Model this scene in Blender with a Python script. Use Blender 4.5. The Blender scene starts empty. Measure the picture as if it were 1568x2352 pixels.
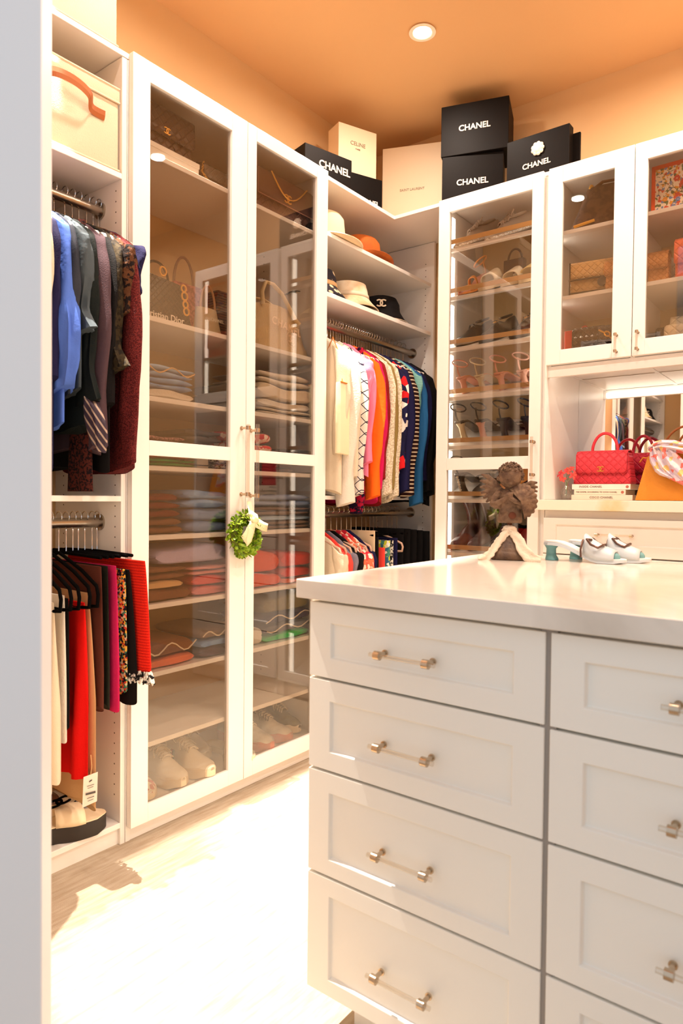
import bpy, bmesh, math, random
from mathutils import Vector, Matrix, noise
random.seed(7)
PI=math.pi
scene=bpy.context.scene
# ---------------------------------------------------------------- camera
cam_d=bpy.data.cameras.new('camera'); cam=bpy.data.objects.new('camera',cam_d); scene.collection.objects.link(cam)
cam_d.sensor_fit='HORIZONTAL'; cam_d.sensor_width=24.0; cam_d.lens=1566.415/1568*24
R=Matrix(((0.79361,-0.02116,0.60806),(0.60836,0.01118,-0.79359),(0.00999,0.99971,0.02174)))
cam.matrix_world=Matrix.Translation((0,0,1.08))@R.to_4x4()
cam_d.clip_start=0.05
cam_d.dof.use_dof=True; cam_d.dof.focus_distance=2.7; cam_d.dof.aperture_fstop=5.6
scene.camera=cam
# ---------------------------------------------------------------- world, exposure
w=bpy.data.worlds.new('world'); scene.world=w; w.use_nodes=True
bg=w.node_tree.nodes['Background']; bg.inputs[0].default_value=(0.88,0.93,1.0,1); bg.inputs[1].default_value=0.9
scene.view_settings.view_transform='Standard'; scene.view_settings.look='None'
scene.view_settings.gamma=1; scene.view_settings.use_curve_mapping=False
scene.view_settings.exposure=0.0
scene.cycles.use_denoising=True
scene.cycles.max_bounces=10; scene.cycles.transparent_max_bounces=16; scene.cycles.diffuse_bounces=5; scene.cycles.glossy_bounces=5
scene.cycles.sample_clamp_indirect=6.0
# ---------------------------------------------------------------- large lights
def area(name,loc,size,power,color,rot=(0,0,0),shape='DISK',spread=PI):
    d=bpy.data.lights.new(name,'AREA'); d.shape=shape; d.size=size; d.energy=power; d.color=color; d.spread=spread
    o=bpy.data.objects.new(name,d); o.location=loc; o.rotation_euler=rot; scene.collection.objects.link(o); return o
WARM=(1.0,0.83,0.70)
CANS=[(-1.453,1.18),(-1.453,2.40),(-0.43,1.18),(-0.43,2.40),(0.6,1.18),(0.6,2.40)]
for i,(x,y) in enumerate(CANS):
    area('can_light_beam',(x,y,2.948),0.07,(11.5,11.5,15,16,25,26)[i],WARM,spread=math.radians(172))
# added spots without fixtures; they brighten the carpet along the cabinet fronts
for y in (0.95,1.55,2.15):
    d=bpy.data.lights.new('added_floor_spot','SPOT'); d.energy=820; d.color=(1.0,0.88,0.76); d.shadow_soft_size=0.006
    d.spot_size=math.radians(33); d.spot_blend=0.3
    o=bpy.data.objects.new('added_floor_spot',d); o.location=(-1.788,y,2.93); o.rotation_euler=(0,math.radians(-10.5),0); scene.collection.objects.link(o)
# ---------------------------------------------------------------- materials
MATS={}
def nodes(name):
    m=bpy.data.materials.new(name); m.use_nodes=True; nt=m.node_tree
    return m,nt,nt.nodes['Principled BSDF']
def lin(c):
    return tuple(((v/255)/12.92 if v/255<=0.04045 else ((v/255+0.055)/1.055)**2.4) for v in c)+(1,)
def mat(name,rgb,rough=0.6,metal=0.0,kind=None,rgb2=None,scale=40,bump=0.0,alpha=1,spec=0.5,sheen=0.0,bscale=None,dirn='X',emit=None,trans=0.0,ior=1.45):
    if name in MATS: return MATS[name]
    m,nt,b=nodes(name); N=nt.nodes; Lk=nt.links
    b.inputs['Roughness'].default_value=rough; b.inputs['Metallic'].default_value=metal
    b.inputs['Specular IOR Level'].default_value=spec; b.inputs['IOR'].default_value=ior
    if sheen: b.inputs['Sheen Weight'].default_value=sheen
    if trans: b.inputs['Transmission Weight'].default_value=trans
    c1=lin(rgb); b.inputs['Base Color'].default_value=c1
    tc=N.new('ShaderNodeTexCoord'); src=None
    def ramp(fac,a,bb,p0=0.4,p1=0.6):
        r=N.new('ShaderNodeValToRGB'); Lk.new(fac,r.inputs[0]); r.color_ramp.elements[0].color=a; r.color_ramp.elements[1].color=bb
        r.color_ramp.elements[0].position=p0; r.color_ramp.elements[1].position=p1; return r
    c2=lin(rgb2) if rgb2 else c1
    if kind in('noise','tweed','marble','streak','blotch'):
        n=N.new('ShaderNodeTexNoise'); mp=N.new('ShaderNodeMapping'); Lk.new(tc.outputs['Object'],mp.inputs[0]); Lk.new(mp.outputs[0],n.inputs[0])
        n.inputs['Scale'].default_value=scale; n.inputs['Detail'].default_value=4
        if kind=='streak': mp.inputs['Scale'].default_value=(1,.12,1) if dirn=='Y' else ((.12,1,1) if dirn=='X' else (1,1,.08))
        if kind=='marble': n.inputs['Distortion'].default_value=1.5; n.inputs['Detail'].default_value=8
        rp=ramp(n.outputs[0],c1,c2,*{'noise':(.35,.65),'tweed':(.45,.55),'marble':(.5,.72),'streak':(.35,.7),'blotch':(.46,.52)}[kind]); Lk.new(rp.outputs[0],b.inputs['Base Color']); src=n.outputs[0]
    elif kind in('stripe','stripethin'):
        wv=N.new('ShaderNodeTexWave'); Lk.new(tc.outputs['Object'],wv.inputs[0]); wv.bands_direction=dirn; wv.inputs['Scale'].default_value=scale
        wv.inputs['Distortion'].default_value=0.4; wv.inputs['Detail'].default_value=0.5; wv.inputs['Detail Scale'].default_value=0.3
        rp=ramp(wv.outputs[0],c1,c2,*((.45,.55) if kind=='stripe' else (.78,.84))); Lk.new(rp.outputs[0],b.inputs['Base Color']); src=wv.outputs[0]
    elif kind=='grid':
        outs=[]
        mp=N.new('ShaderNodeMapping'); mp.inputs['Rotation'].default_value=(0,math.radians(40),0); Lk.new(tc.outputs['Object'],mp.inputs[0])
        for d in 'XZ':
            wv=N.new('ShaderNodeTexWave'); Lk.new(mp.outputs[0],wv.inputs[0]); wv.bands_direction=d; wv.inputs['Scale'].default_value=scale; outs.append(wv.outputs[0])
        mx=N.new('ShaderNodeMath'); mx.operation='MAXIMUM'; Lk.new(outs[0],mx.inputs[0]); Lk.new(outs[1],mx.inputs[1])
        rp=ramp(mx.outputs[0],c1,c2,.975,.985); Lk.new(rp.outputs[0],b.inputs['Base Color'])
    elif kind in('print','cells'):
        v=N.new('ShaderNodeTexVoronoi'); Lk.new(tc.outputs['Object'],v.inputs[0]); v.inputs['Scale'].default_value=scale
        if kind=='print':
            rp=N.new('ShaderNodeValToRGB'); sp=N.new('ShaderNodeSeparateColor'); Lk.new(v.outputs['Color'],sp.inputs[0]); Lk.new(sp.outputs[0],rp.inputs[0]); rp.color_ramp.interpolation='CONSTANT'
            cols=[c1,c2]+[lin(x) for x in (bscale or [])]; 
            while len(rp.color_ramp.elements)<len(cols): rp.color_ramp.elements.new(0.5)
            for i,c in enumerate(cols): rp.color_ramp.elements[i].position=i/len(cols); rp.color_ramp.elements[i].color=c
            bscale=None
        else: rp=ramp(v.outputs['Distance'],c1,c2,.25,.4)
        Lk.new(rp.outputs[0],b.inputs['Base Color']); src=v.outputs['Distance']
    elif kind=='quilt':
        mp=N.new('ShaderNodeMapping'); mp.inputs['Rotation'].default_value=(0,math.radians(45),0); Lk.new(tc.outputs['Object'],mp.inputs[0]); outs=[]
        for d in 'XZ':
            wv=N.new('ShaderNodeTexWave'); Lk.new(mp.outputs[0],wv.inputs[0]); wv.bands_direction=d; wv.inputs['Scale'].default_value=scale; outs.append(wv.outputs[0])
        mx=N.new('ShaderNodeMath'); mx.operation='MAXIMUM'; Lk.new(outs[0],mx.inputs[0]); Lk.new(outs[1],mx.inputs[1])
        pw=N.new('ShaderNodeMath'); pw.operation='POWER'; Lk.new(mx.outputs[0],pw.inputs[0]); pw.inputs[1].default_value=14
        inv=N.new('ShaderNodeMath'); inv.operation='SUBTRACT'; inv.inputs[0].default_value=1; Lk.new(pw.outputs[0],inv.inputs[1])
        src=inv.outputs[0]; bump=0.7
    if bump:
        bp=N.new('ShaderNodeBump'); bp.inputs['Strength'].default_value=bump; bp.inputs['Distance'].default_value=0.004 if kind=='quilt' else 0.004
        if src is None or bscale:
            n=N.new('ShaderNodeTexNoise'); Lk.new(tc.outputs['Object'],n.inputs[0]); n.inputs['Scale'].default_value=bscale or 250; n.inputs['Detail'].default_value=3; src=n.outputs[0]
        Lk.new(src,bp.inputs['Height']); Lk.new(bp.outputs[0],b.inputs['Normal'])
    if emit:
        b.inputs['Emission Color'].default_value=(*emit[0],1); b.inputs['Emission Strength'].default_value=emit[1]
    MATS[name]=m; return m
def clear_mat(name,tint,f0=0.05,rough=0.0):
    m=bpy.data.materials.new(name); m.use_nodes=True; nt=m.node_tree; nt.nodes.clear(); N=nt.nodes
    o=N.new('ShaderNodeOutputMaterial'); mx=N.new('ShaderNodeMixShader'); t=N.new('ShaderNodeBsdfTransparent'); g=N.new('ShaderNodeBsdfGlossy'); lw=N.new('ShaderNodeLayerWeight')
    lw.inputs[0].default_value=0.5; pw=N.new('ShaderNodeMath'); pw.operation='POWER'; pw.inputs[1].default_value=4.0; ma=N.new('ShaderNodeMath'); ma.operation='MULTIPLY_ADD'
    ma.inputs[1].default_value=1-f0; ma.inputs[2].default_value=f0
    nt.links.new(lw.outputs['Facing'],pw.inputs[0]); nt.links.new(pw.outputs[0],ma.inputs[0])
    t.inputs[0].default_value=(*tint,1); g.inputs['Roughness'].default_value=rough
    nt.links.new(ma.outputs[0],mx.inputs[0]); nt.links.new(t.outputs[0],mx.inputs[1]); nt.links.new(g.outputs[0],mx.inputs[2]); nt.links.new(mx.outputs[0],o.inputs[0])
    MATS[name]=m; return m
GLASS=clear_mat('cabinet_glass',(0.83,0.795,0.75),0.085)
ACRYL=clear_mat('clear_acrylic',(0.93,0.90,0.85),0.14)
VGLASS=clear_mat('vase_glass',(0.93,0.93,0.92),0.08)
WHITE=mat('white_lacquer',(238,233,226),0.35)
ISLW=mat('island_paint',(236,232,222),0.4)
PAINT=mat('peach_wall_paint',(222,187,138),0.75,bump=0.05,bscale=300)
CEIL=mat('peach_ceiling_paint',(220,176,124),0.8,bump=0.03,bscale=300)
TRIMW=mat('door_paint',(226,228,230),0.4)
CARPET=mat('streaked_cream_carpet',(184,170,150),0.95,kind='streak',rgb2=(164,146,122),scale=80,dirn='Y',bump=0.5,bscale=380)
MARBLE=mat('white_marble',(226,217,204),0.12,kind='marble',rgb2=(198,186,170),scale=1.6)
MARBLE2=mat('gold_veined_marble',(242,232,214),0.12,kind='marble',rgb2=(222,190,120),scale=3.0)
NICKEL=mat('brushed_nickel',(196,176,152),0.25,1.0)
CHROME=mat('polished_chrome',(220,220,222),0.12,1.0)
RODM=mat('rod_nickel',(176,166,152),0.3,1.0)
MIRR=mat('mirror_silver',(240,240,238),0.01,1.0)
LEDN=mat('led_strip_warm',(255,255,255),0.5,emit=((1.0,0.90,0.76),4.0))
LED=mat('led_strip',(255,255,255),0.5,emit=((1.0,0.93,0.84),7.0))
GAP=mat('dark_reveal',(90,80,72),0.8)
# ---------------------------------------------------------------- mesh helpers
COL=scene.collection
class MB:
    def __init__(s,world=False): s.v=[];s.f=[];s.w=world;s.M=None
    def add(s,vs,fs):
        o=len(s.v)
        if s.M: vs=[s.M@Vector(v) for v in vs]
        s.v+= [tuple(v) for v in vs]; s.f+=[tuple(i+o for i in f) for f in fs]; return s
    def box(s,a,b):
        (x0,y0,z0),(x1,y1,z1)=a,b
        if x0>x1:x0,x1=x1,x0
        if y0>y1:y0,y1=y1,y0
        if z0>z1:z0,z1=z1,z0
        return s.add([(x0,y0,z0),(x1,y0,z0),(x1,y1,z0),(x0,y1,z0),(x0,y0,z1),(x1,y0,z1),(x1,y1,z1),(x0,y1,z1)],
              [(0,3,2,1),(4,5,6,7),(0,1,5,4),(1,2,6,5),(2,3,7,6),(3,0,4,7)])
    def prism(s,pts,axis,a,b):
        # pts: list of 2D; axis = extrusion axis; a,b extents
        def P(p,t): return {'x':(t,p[0],p[1]),'y':(p[0],t,p[1]),'z':(p[0],p[1],t)}[axis]
        n=len(pts)
        return s.add([P(p,a) for p in pts]+[P(p,b) for p in pts],[tuple(range(n))[::-1],tuple(range(n,2*n))]+[(i,(i+1)%n,n+(i+1)%n,n+i) for i in range(n)])
    def loft(s,rings,closed=True,caps=True):
        n=len(rings[0]); vs=[p for r in rings for p in r]; fs=[]
        for i in range(len(rings)-1):
            for j in range(n if closed else n-1):
                k=(j+1)%n; fs.append((i*n+j,i*n+k,(i+1)*n+k,(i+1)*n+j))
        if caps and closed: fs.append(tuple(range(n))[::-1]); fs.append(tuple(range((len(rings)-1)*n,len(rings)*n)))
        return s.add(vs,fs)
    def tube(s,pts,r,n=8,closed=False,flat=1.0,up=None):
        pts=[Vector(p) for p in pts]; m=len(pts); rr=r if isinstance(r,(list,tuple)) else [r]*m
        rings=[]; prev=None
        for i,p in enumerate(pts):
            if closed: t=(pts[(i+1)%m]-pts[i-1])
            else: t=(pts[min(i+1,m-1)]-pts[max(i-1,0)])
            t.normalize()
            if prev is None:
                a=Vector(up) if up else (Vector((0,0,1)) if abs(t.z)<0.9 else Vector((1,0,0)))
                u=(a-t*a.dot(t)).normalized()
            else:
                u=(prev-t*prev.dot(t)); u=u.normalized() if u.length>1e-6 else Vector((1,0,0))
            prev=u; v=t.cross(u)
            rings.append([p+(u*math.cos(2*PI*k/n)*flat+v*math.sin(2*PI*k/n))*rr[i] for k in range(n)])
        if closed: rings.append(rings[0]); return s.loft(rings,True,False)
        return s.loft(rings)
    def cyl(s,p0,p1,r,n=16,r1=None): return s.tube([p0,p1],[r,r if r1 is None else r1],n)
    def lathe(s,c,prof,n=28,sx=1,sy=1,caps=True):
        return s.loft([[(c[0]+r*math.cos(2*PI*k/n)*sx,c[1]+r*math.sin(2*PI*k/n)*sy,c[2]+z) for k in range(n)] for r,z in prof],True,caps)
    def ell(s,c,r,n=12,m=8):
        rx,ry,rz=(r,r,r) if not isinstance(r,(tuple,list)) else r
        return s.loft([[(c[0]+rx*math.sin(PI*(i+.02*(i==0)-.02*(i==m))/m)*math.cos(2*PI*k/n),c[1]+ry*math.sin(PI*(i+.02*(i==0)-.02*(i==m))/m)*math.sin(2*PI*k/n),c[2]-rz*math.cos(PI*i/m)) for k in range(n)] for i in range(m+1)])
    def grid(s,fn,nu,nv):
        vs=[fn(i/nu,j/nv) for j in range(nv+1) for i in range(nu+1)]
        return s.add(vs,[(j*(nu+1)+i,j*(nu+1)+i+1,(j+1)*(nu+1)+i+1,(j+1)*(nu+1)+i) for j in range(nv) for i in range(nu)])
    def build(s,name,m,parent=None,smooth=False,bev=0,seg=2,solid=0,sub=0,**tags):
        me=bpy.data.meshes.new(name)
        vs=s.v
        if parent is not None and s.w:
            pl=parent['_loc']; vs=[(v[0]-pl[0],v[1]-pl[1],v[2]-pl[2]) for v in vs]
        me.from_pydata(vs,[],s.f)
        bm=bmesh.new(); bm.from_mesh(me)
        bmesh.ops.recalc_face_normals(bm,faces=bm.faces)
        if bev:
            es=[e for e in bm.edges if len(e.link_faces)==2 and e.calc_face_angle(0)>0.6]
            bmesh.ops.bevel(bm,geom=es,offset=bev,segments=seg,profile=0.7,affect='EDGES',clamp_overlap=True)
        if smooth:
            for f in bm.faces: f.smooth=True
        bm.to_mesh(me); bm.free()
        if m: me.materials.append(m)
        o=bpy.data.objects.new(name,me); COL.objects.link(o)
        if parent is not None: o.parent=parent
        if solid:
            md=o.modifiers.new('s','SOLIDIFY'); md.thickness=solid; md.offset=0
        if sub:
            md=o.modifiers.new('b','SUBSURF'); md.levels=sub; md.render_levels=sub
        if smooth and not sub:
            me.set_sharp_from_angle(angle=math.radians(smooth if smooth is not True else 50))
        for k,v in tags.items(): o[k]=v
        return o
def thing(name,label,cat,loc=(0,0,0),rz=0,group=None,tilt=(0,0)):
    o=bpy.data.objects.new(name,None); COL.objects.link(o); o.location=loc; o.rotation_euler=(tilt[0],tilt[1],rz)
    o.empty_display_size=0.05
    o['label']=label; o['category']=cat; o['_loc']=[float(x) for x in loc]
    if group: o['group']=group
    return o
def struct(o): o['kind']='structure'; return o
def dup(root,loc,label=None,rz=None,group=None):
    r=root.copy(); COL.objects.link(r); r.location=loc; r['_loc']=[float(x) for x in loc]
    if rz is not None: r.rotation_euler=(root.rotation_euler[0],root.rotation_euler[1],rz)
    if label: r['label']=label
    if group: r['group']=group
    for ch in list(root.children):
        c=ch.copy(); COL.objects.link(c); c.parent=r
        for g in list(ch.children):
            d=g.copy(); COL.objects.link(d); d.parent=c
    return r
def text_mesh(name,body,size,m,parent,M,depth=0.0006,bold=0.0,space=1.0):
    cu=bpy.data.curves.new('t','FONT'); cu.body=body; cu.size=size; cu.extrude=depth; cu.offset=bold; cu.align_x='CENTER'; cu.align_y='CENTER'; cu.space_character=space; cu.resolution_u=3
    to=bpy.data.objects.new('t',cu); COL.objects.link(to)
    dg=bpy.context.evaluated_depsgraph_get(); me=bpy.data.meshes.new_from_object(to.evaluated_get(dg)); bpy.data.objects.remove(to)
    me.transform(M); me.name=name; me.materials.clear(); me.materials.append(m)
    o=bpy.data.objects.new(name,me); COL.objects.link(o); o.parent=parent; return o
def frontM(x,y,z): # text facing -y (local front)
    return Matrix.Translation((x,y,z))@Matrix.Rotation(PI/2,4,'X')
def nz(p,s=1.0,seed=0): return noise.noise(Vector((p[0]*s+seed*7.3,p[1]*s,p[2]*s)))
# ---------------------------------------------------------------- room shell
XW=-2.175; YW=3.13; ZC=2.96; XR=1.75
b=MB().box((-2.6,-1.6,-0.06),(2.2,3.3,0)); struct(b.build('floor',CARPET))
b=MB().box((-2.3,0.52,ZC),(XR+.1,YW+.1,ZC+.08)); struct(b.build('ceiling',CEIL))
b=MB().box((XW-.1,0.52,0),(XW,YW+.1,ZC)); struct(b.build('wall_left',PAINT))
b=MB().box((XW,YW,0),(XR+.1,YW+.1,ZC)); struct(b.build('wall_back',PAINT))
b=MB().box((XR,0.52,0),(XR+.1,YW,ZC)); struct(b.build('wall_right',PAINT))
b=MB().box((XW,0.52,0),(-1.01,0.56,ZC)).box((0.75,0.52,0),(XR,0.56,ZC)).box((-1.01,0.52,2.75),(0.75,0.56,ZC)); struct(b.build('wall_front',PAINT))
# door leaf standing open at the left of the view
u=Vector((-0.7803,-0.6242,0)); nrm=Vector((-0.6242,0.7803,0))
P0=Vector((-0.8765,0.4822,0.008))
def leafpt(a,t,z): return P0+u*a+nrm*t+Vector((0,0,z))
def leafbox(mb,a0,a1,t0,t1,z0,z1):
    vs=[leafpt(a,t,z) for z in (z0,z1) for (a,t) in ((a0,t0),(a1,t0),(a1,t1),(a0,t1))]
    mb.add(vs,[(0,3,2,1),(4,5,6,7),(0,1,5,4),(1,2,6,5),(2,3,7,6),(3,0,4,7)])
m=MB(); leafbox(m,0,.78,0,.0346,0,2.6); struct(m.build('door_1',TRIMW,bev=0.004,seg=3))
# ---------------------------------------------------------------- cabinetry
XF=-1.80  # carcass front of the left run
YF=2.74   # carcass front of the back run
def pins(mb,pl,axis,a_list,z0,z1,step=0.032,d=0.0012):
    # rows of shelf-pin holes as tiny dark discs on a panel face (axis x: panel normal along x)
    z=z0
    while z<z1:
        for a in a_list:
            n=6; r=0.0028
            if axis=='y': ring=[(a+r*math.cos(k*PI/3),pl,z+r*math.sin(k*PI/3)) for k in range(n)]
            else: ring=[(pl,a+r*math.cos(k*PI/3),z+r*math.sin(k*PI/3)) for k in range(n)]
            mb.add(ring,[tuple(range(n))])
        z+=step
def shelf(parent,a,b,name='shelf',bev=0.0012):
    return MB(True).box(a,b).build(name,WHITE,parent,bev=bev,seg=1)
def rod(parent,y0,y1,z,x=-1.91):
    r=MB(True).cyl((x,y0,z),(x,y1,z),0.0155,20).build('hanging_rod',RODM,parent,smooth=True)
    for a,bb in ((y0,y0+.006),(y1-.006,y1)): MB(True).cyl((x,a,z),(x,bb,z),0.026,20).build('rod_flange',RODM,parent,smooth=True)
# --- hanging closet nearest the door
t=thing('hanging_closet','white open closet with two hanging rods beside the doorway','closet',(-1.99,0.93,0))
for nm,y in (('side_panel',0.60),('side_panel',1.243)):
    MB(True).box((XW+.002,y,0.0),(XF,y+.017,2.40)).build(nm,WHITE,t,bev=.001,seg=1)
shelf(t,(XW+.002,.617,2.051-.017),(XF,1.243,2.051)); shelf(t,(XW+.002,.617,1.060),(XF,1.243,1.077)); shelf(t,(XW+.002,.617,0.052),(XF,1.243,0.069))
MB(True).box((XF-.03,.60,0.0),(XF-.012,1.26,.052)).build('plinth',WHITE,t)
rod(t,.617,1.243,1.964); rod(t,.617,1.243,0.994)
p=MB(True); pins(p,1.2424,'y',(-1.83,-2.12),.15,2.3); p.build('pin_holes',GAP,t,kind='stuff')
# --- glazed cabinet
t=thing('glass_door_cabinet','tall white wardrobe cabinet with two glazed doors and nine shelves','cabinet',(-1.99,1.733,0))
for y in (1.262,2.188): MB(True).box((XW+.002,y,0.0),(XF,y+.017,2.40)).build('side_panel',WHITE,t,bev=.001,seg=1)
GS=[2.160,1.648,1.395,1.238,1.175,0.952,0.731,0.511,0.290,0.095]
for z in GS: shelf(t,(XW+.002,1.279,z-.016),(XF,2.188,z))
MB(True).box((XF-.02,1.262,0.0),(XF-.004,2.205,.05)).build('plinth',WHITE,t)
p=MB(True); pins(p,2.1874,'y',(-1.835,-2.12),.15,2.3); pins(p,1.2796,'y',(-1.835,-2.12),.15,2.3); p.build('pin_holes',GAP,t,kind='stuff')
def glazed_door(parent,axis,a0,a1,z0,z1,pl,thick,stile,top,bot,rail=None,nm='door'):
    """axis 'y': door spans y (faces +x at pl); axis 'x': spans x (faces -y at pl)"""
    def bx(mb,u0,u1,w0,w1,d0=0,d1=None):
        d1=thick if d1 is None else d1
        if axis=='y': mb.box((pl-d0,u0,w0),(pl-d1,u1,w1))
        else: mb.box((u0,pl+d0,w0),(u1,pl+d1,w1))
    m=MB(True); bx(m,a0,a0+stile[0],z0,z1); bx(m,a1-stile[1],a1,z0,z1); bx(m,a0+stile[0],a1-stile[1],z1-top,z1); bx(m,a0+stile[0],a1-stile[1],z0,z0+bot)
    if rail: bx(m,a0+stile[0],a1-stile[1],rail[0],rail[1])
    d=m.build(nm,WHITE,parent,bev=.0018,seg=2)
    zs=[(z0+bot,z1-top)] if not rail else [(z0+bot,rail[0]),(rail[1],z1-top)]
    for q in zs:
        g=MB(True); bx(g,a0+stile[0]-.004,a1-stile[1]+.004,q[0]-.004,q[1]+.004,.010,.014)
        g.w=True; vs=g.v; pl_=parent['_loc']; g.v=[(v[0]-pl_[0],v[1]-pl_[1],v[2]-pl_[2]) for v in vs]; g.w=False
        g.build('glass_pane',GLASS,d,label='clear glass pane')
    return d
def lucite_handle(parent,p0,p1,out,r=0.006,post=0.028,inset=0.02,ploc=None,postr=None):
    """acrylic bar between p0 and p1, held off by metal posts along vector out (towards the face is -out)"""
    p0=Vector(p0);p1=Vector(p1);out=Vector(out).normalized(); d=(p1-p0).normalized(); pr=postr or r*1.25
    h=MB(); L=Vector(ploc) if ploc else Vector((0,0,0))
    a,bb=p0+out*post-L,p1+out*post-L
    h.cyl(a,bb,r,14)
    h.build('handle',ACRYL,parent,smooth=True,label='clear acrylic bar handle')
    for c in (a+d*inset,bb-d*inset):
        q=MB(); q.cyl(c-d*pr*.85,c+d*pr*.85,pr*1.12,16); q.cyl(c-out*post,c,pr*.55,12); q.cyl(c-out*post,c-out*(post-.003),pr*.9,12)
        q.build('handle_mount',NICKEL,parent,smooth=True,label='brushed nickel handle post')
L=t['_loc']
d1=glazed_door(t,'y',1.264,1.744,.049,2.417,-1.775,.022,(.063,.074),.063,.055,(1.205,1.252))
d2=glazed_door(t,'y',1.747,2.205,.049,2.417,-1.775,.022,(.044,.070),.050,.062,(1.205,1.250))
lucite_handle(d1,(-1.775,1.722,1.075),(-1.775,1.722,1.335),(1,0,0),.0065,.035,.012,L)
lucite_handle(d2,(-1.775,1.770,1.060),(-1.775,1.770,1.340),(1,0,0),.0065,.035,.022,L)
# --- open unit with hats
t=thing('hat_and_hanging_unit','white open corner unit with hat shelves above two hanging rods','closet',(-1.99,2.65,0))
MB(True).box((XW+.002,2.206,0.0),(XF,2.222,2.40)).build('side_panel',WHITE,t,bev=.001,seg=1)
MB(True).box((XW+.002,3.095,0.0),(XF+.015,3.112,2.40)).build('side_panel',WHITE,t,bev=.001,seg=1)
for z0,z1 in ((2.171,2.188),(1.920,1.939),(1.069,1.086),(.052,.069)): shelf(t,(XW+.002,2.222,z0),(XF,3.095,z1))
MB(True).box((XF-.03,2.222,0.0),(XF-.012,3.095,.052)).build('plinth',WHITE,t)
rod(t,2.222,3.095,1.841); rod(t,2.222,3.095,1.003)
p=MB(True); pins(p,3.0944,'y',(-1.835,-2.12),.15,2.3); pins(p,2.2226,'y',(-1.835,-2.12),.15,2.3); p.build('pin_holes',GAP,t,kind='stuff')
# --- L-shaped top board
m=MB().prism([(XW+.002,.60),(XF,.60),(XF,YF),(-.36,YF),(-.36,YW-.002),(XW+.002,YW-.002)],'z',2.402,2.419)
o=m.build('cabinet_top_board',WHITE,bev=.001,seg=1); o['label']='white L-shaped top board running across all the cabinets'; o['category']='shelf'
# --- shoe cabinet
t=thing('shoe_cabinet','narrow tall white cabinet with one glazed door and lit shoe shelves','cabinet',(-1.31,2.93,0))
MB(True).box((-1.546,YF,0),(-1.529,YW-.002,2.40)).build('side_panel',WHITE,t,bev=.001,seg=1)
MB(True).box((-1.090,YF,0),(-1.046,YW-.002,2.40)).build('side_panel',WHITE,t,bev=.001,seg=1)
SS=[2.205,1.987,1.758,1.536,1.316,1.077,0.837,0.600,0.360,0.095]
for z in SS:
    yb=YW-.006; rise=(yb-YF-.012)*.40
    MB(True).prism([(YF+.012,z-.016),(YF+.030,z-.016),(yb,z-.016+rise),(yb,z+rise),(YF+.030,z+.0015),(YF+.012,z)],'x',-1.529,-1.090).build('shelf',WHITE,t,bev=.001,seg=1)
fence=mat('champagne_metal',(214,176,124),0.35,0.7)
for z in SS[:7]:
    m=MB(True).box((-1.526,YF+.001,z+.014),(-1.093,YF+.006,z+.034)).box((-1.526,YF+.001,z),(-1.516,YF+.008,z+.034)).box((-1.103,YF+.001,z),(-1.093,YF+.008,z+.034))
    m.build('shoe_fence',fence,t,bev=.0008,seg=1,label='champagne metal rail along the shelf edge')
for x,dy in ((-1.5262,.018),(-1.0928,0)):
    zz=[2.385]+SS+[.06]
    for i in range(len(SS)): MB(True).box((x-.0025,YF+.045+dy,zz[i+1]+(.012 if i<len(SS) else 0)),(x+.0025,YF+.072+dy,zz[i]-.019)).build('led_strip',LED,t,label='bright white vertical light strip')
MB(True).box((-1.546,YF+.03,0),(-1.046,YF+.05,.079)).build('plinth',WHITE,t)
glazed_door(t,'x',-1.547,-1.064,.085,2.416,2.718,.022,(.054,.047),.062,.055,(1.206,1.259))
dd=[c for c in t.children if c.name.startswith('door')][0]
lucite_handle(dd,(-1.085,2.718,1.16),(-1.085,2.718,1.335),(0,-1,0),.0055,.03,.02,t['_loc'])
# --- upper bag cabinet with three doors
t=thing('bag_cabinet','white upper wall cabinet with glazed doors full of handbags','cabinet',(-.70,2.93,1.62))
for x0,x1 in ((-1.044,-1.027),(-.720,-.704),(-.378,-.362)): MB(True).box((x0,YF,1.622),(x1,YW-.002,2.40)).build('side_panel' if x0!=-.720 else 'divider',WHITE,t,bev=.001,seg=1)
for z in (2.163,1.901,1.640):
    for xa,xb in ((-1.027,-.720),(-.704,-.378)): shelf(t,(xa,YF+.004,z-.016),(xb,YW-.002,z))
MB(True).box((-1.044,YF,1.578),(-.362,YF+.018,1.622)).build('valance',WHITE,t,bev=.001,seg=1)
MB(True).box((-1.022,YF+.0185,1.584),(-.384,YF+.030,1.607)).build('led_strip',LEDN,t,label='bright light strip behind the valance')
MB(True).box((-1.044,YF-.022,1.578),(-1.040,YF,2.40)).build('filler_strip',WHITE,t)
for x in (-1.0242,-.3808):
    for a,c in ((1.643,1.883),(1.903,2.145),(2.165,2.39)): MB(True).box((x-.0025,YF+.045,a),(x+.0025,YF+.072,c)).build('led_strip',LED,t,label='bright white vertical light strip')
a1=glazed_door(t,'x',-1.041,-.7125,1.625,2.416,2.718,.022,(.056,.072),.066,.057)
a2=glazed_door(t,'x',-.7095,-.376,1.625,2.416,2.718,.022,(.044,.060),.066,.060)
lucite_handle(a1,(-.765,2.718,1.64),(-.765,2.718,1.715),(0,-1,0),.0045,.024,.006,t['_loc'])
lucite_handle(a2,(-.688,2.718,1.64),(-.688,2.718,1.715),(0,-1,0),.0045,.024,.006,t['_loc'])
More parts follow.
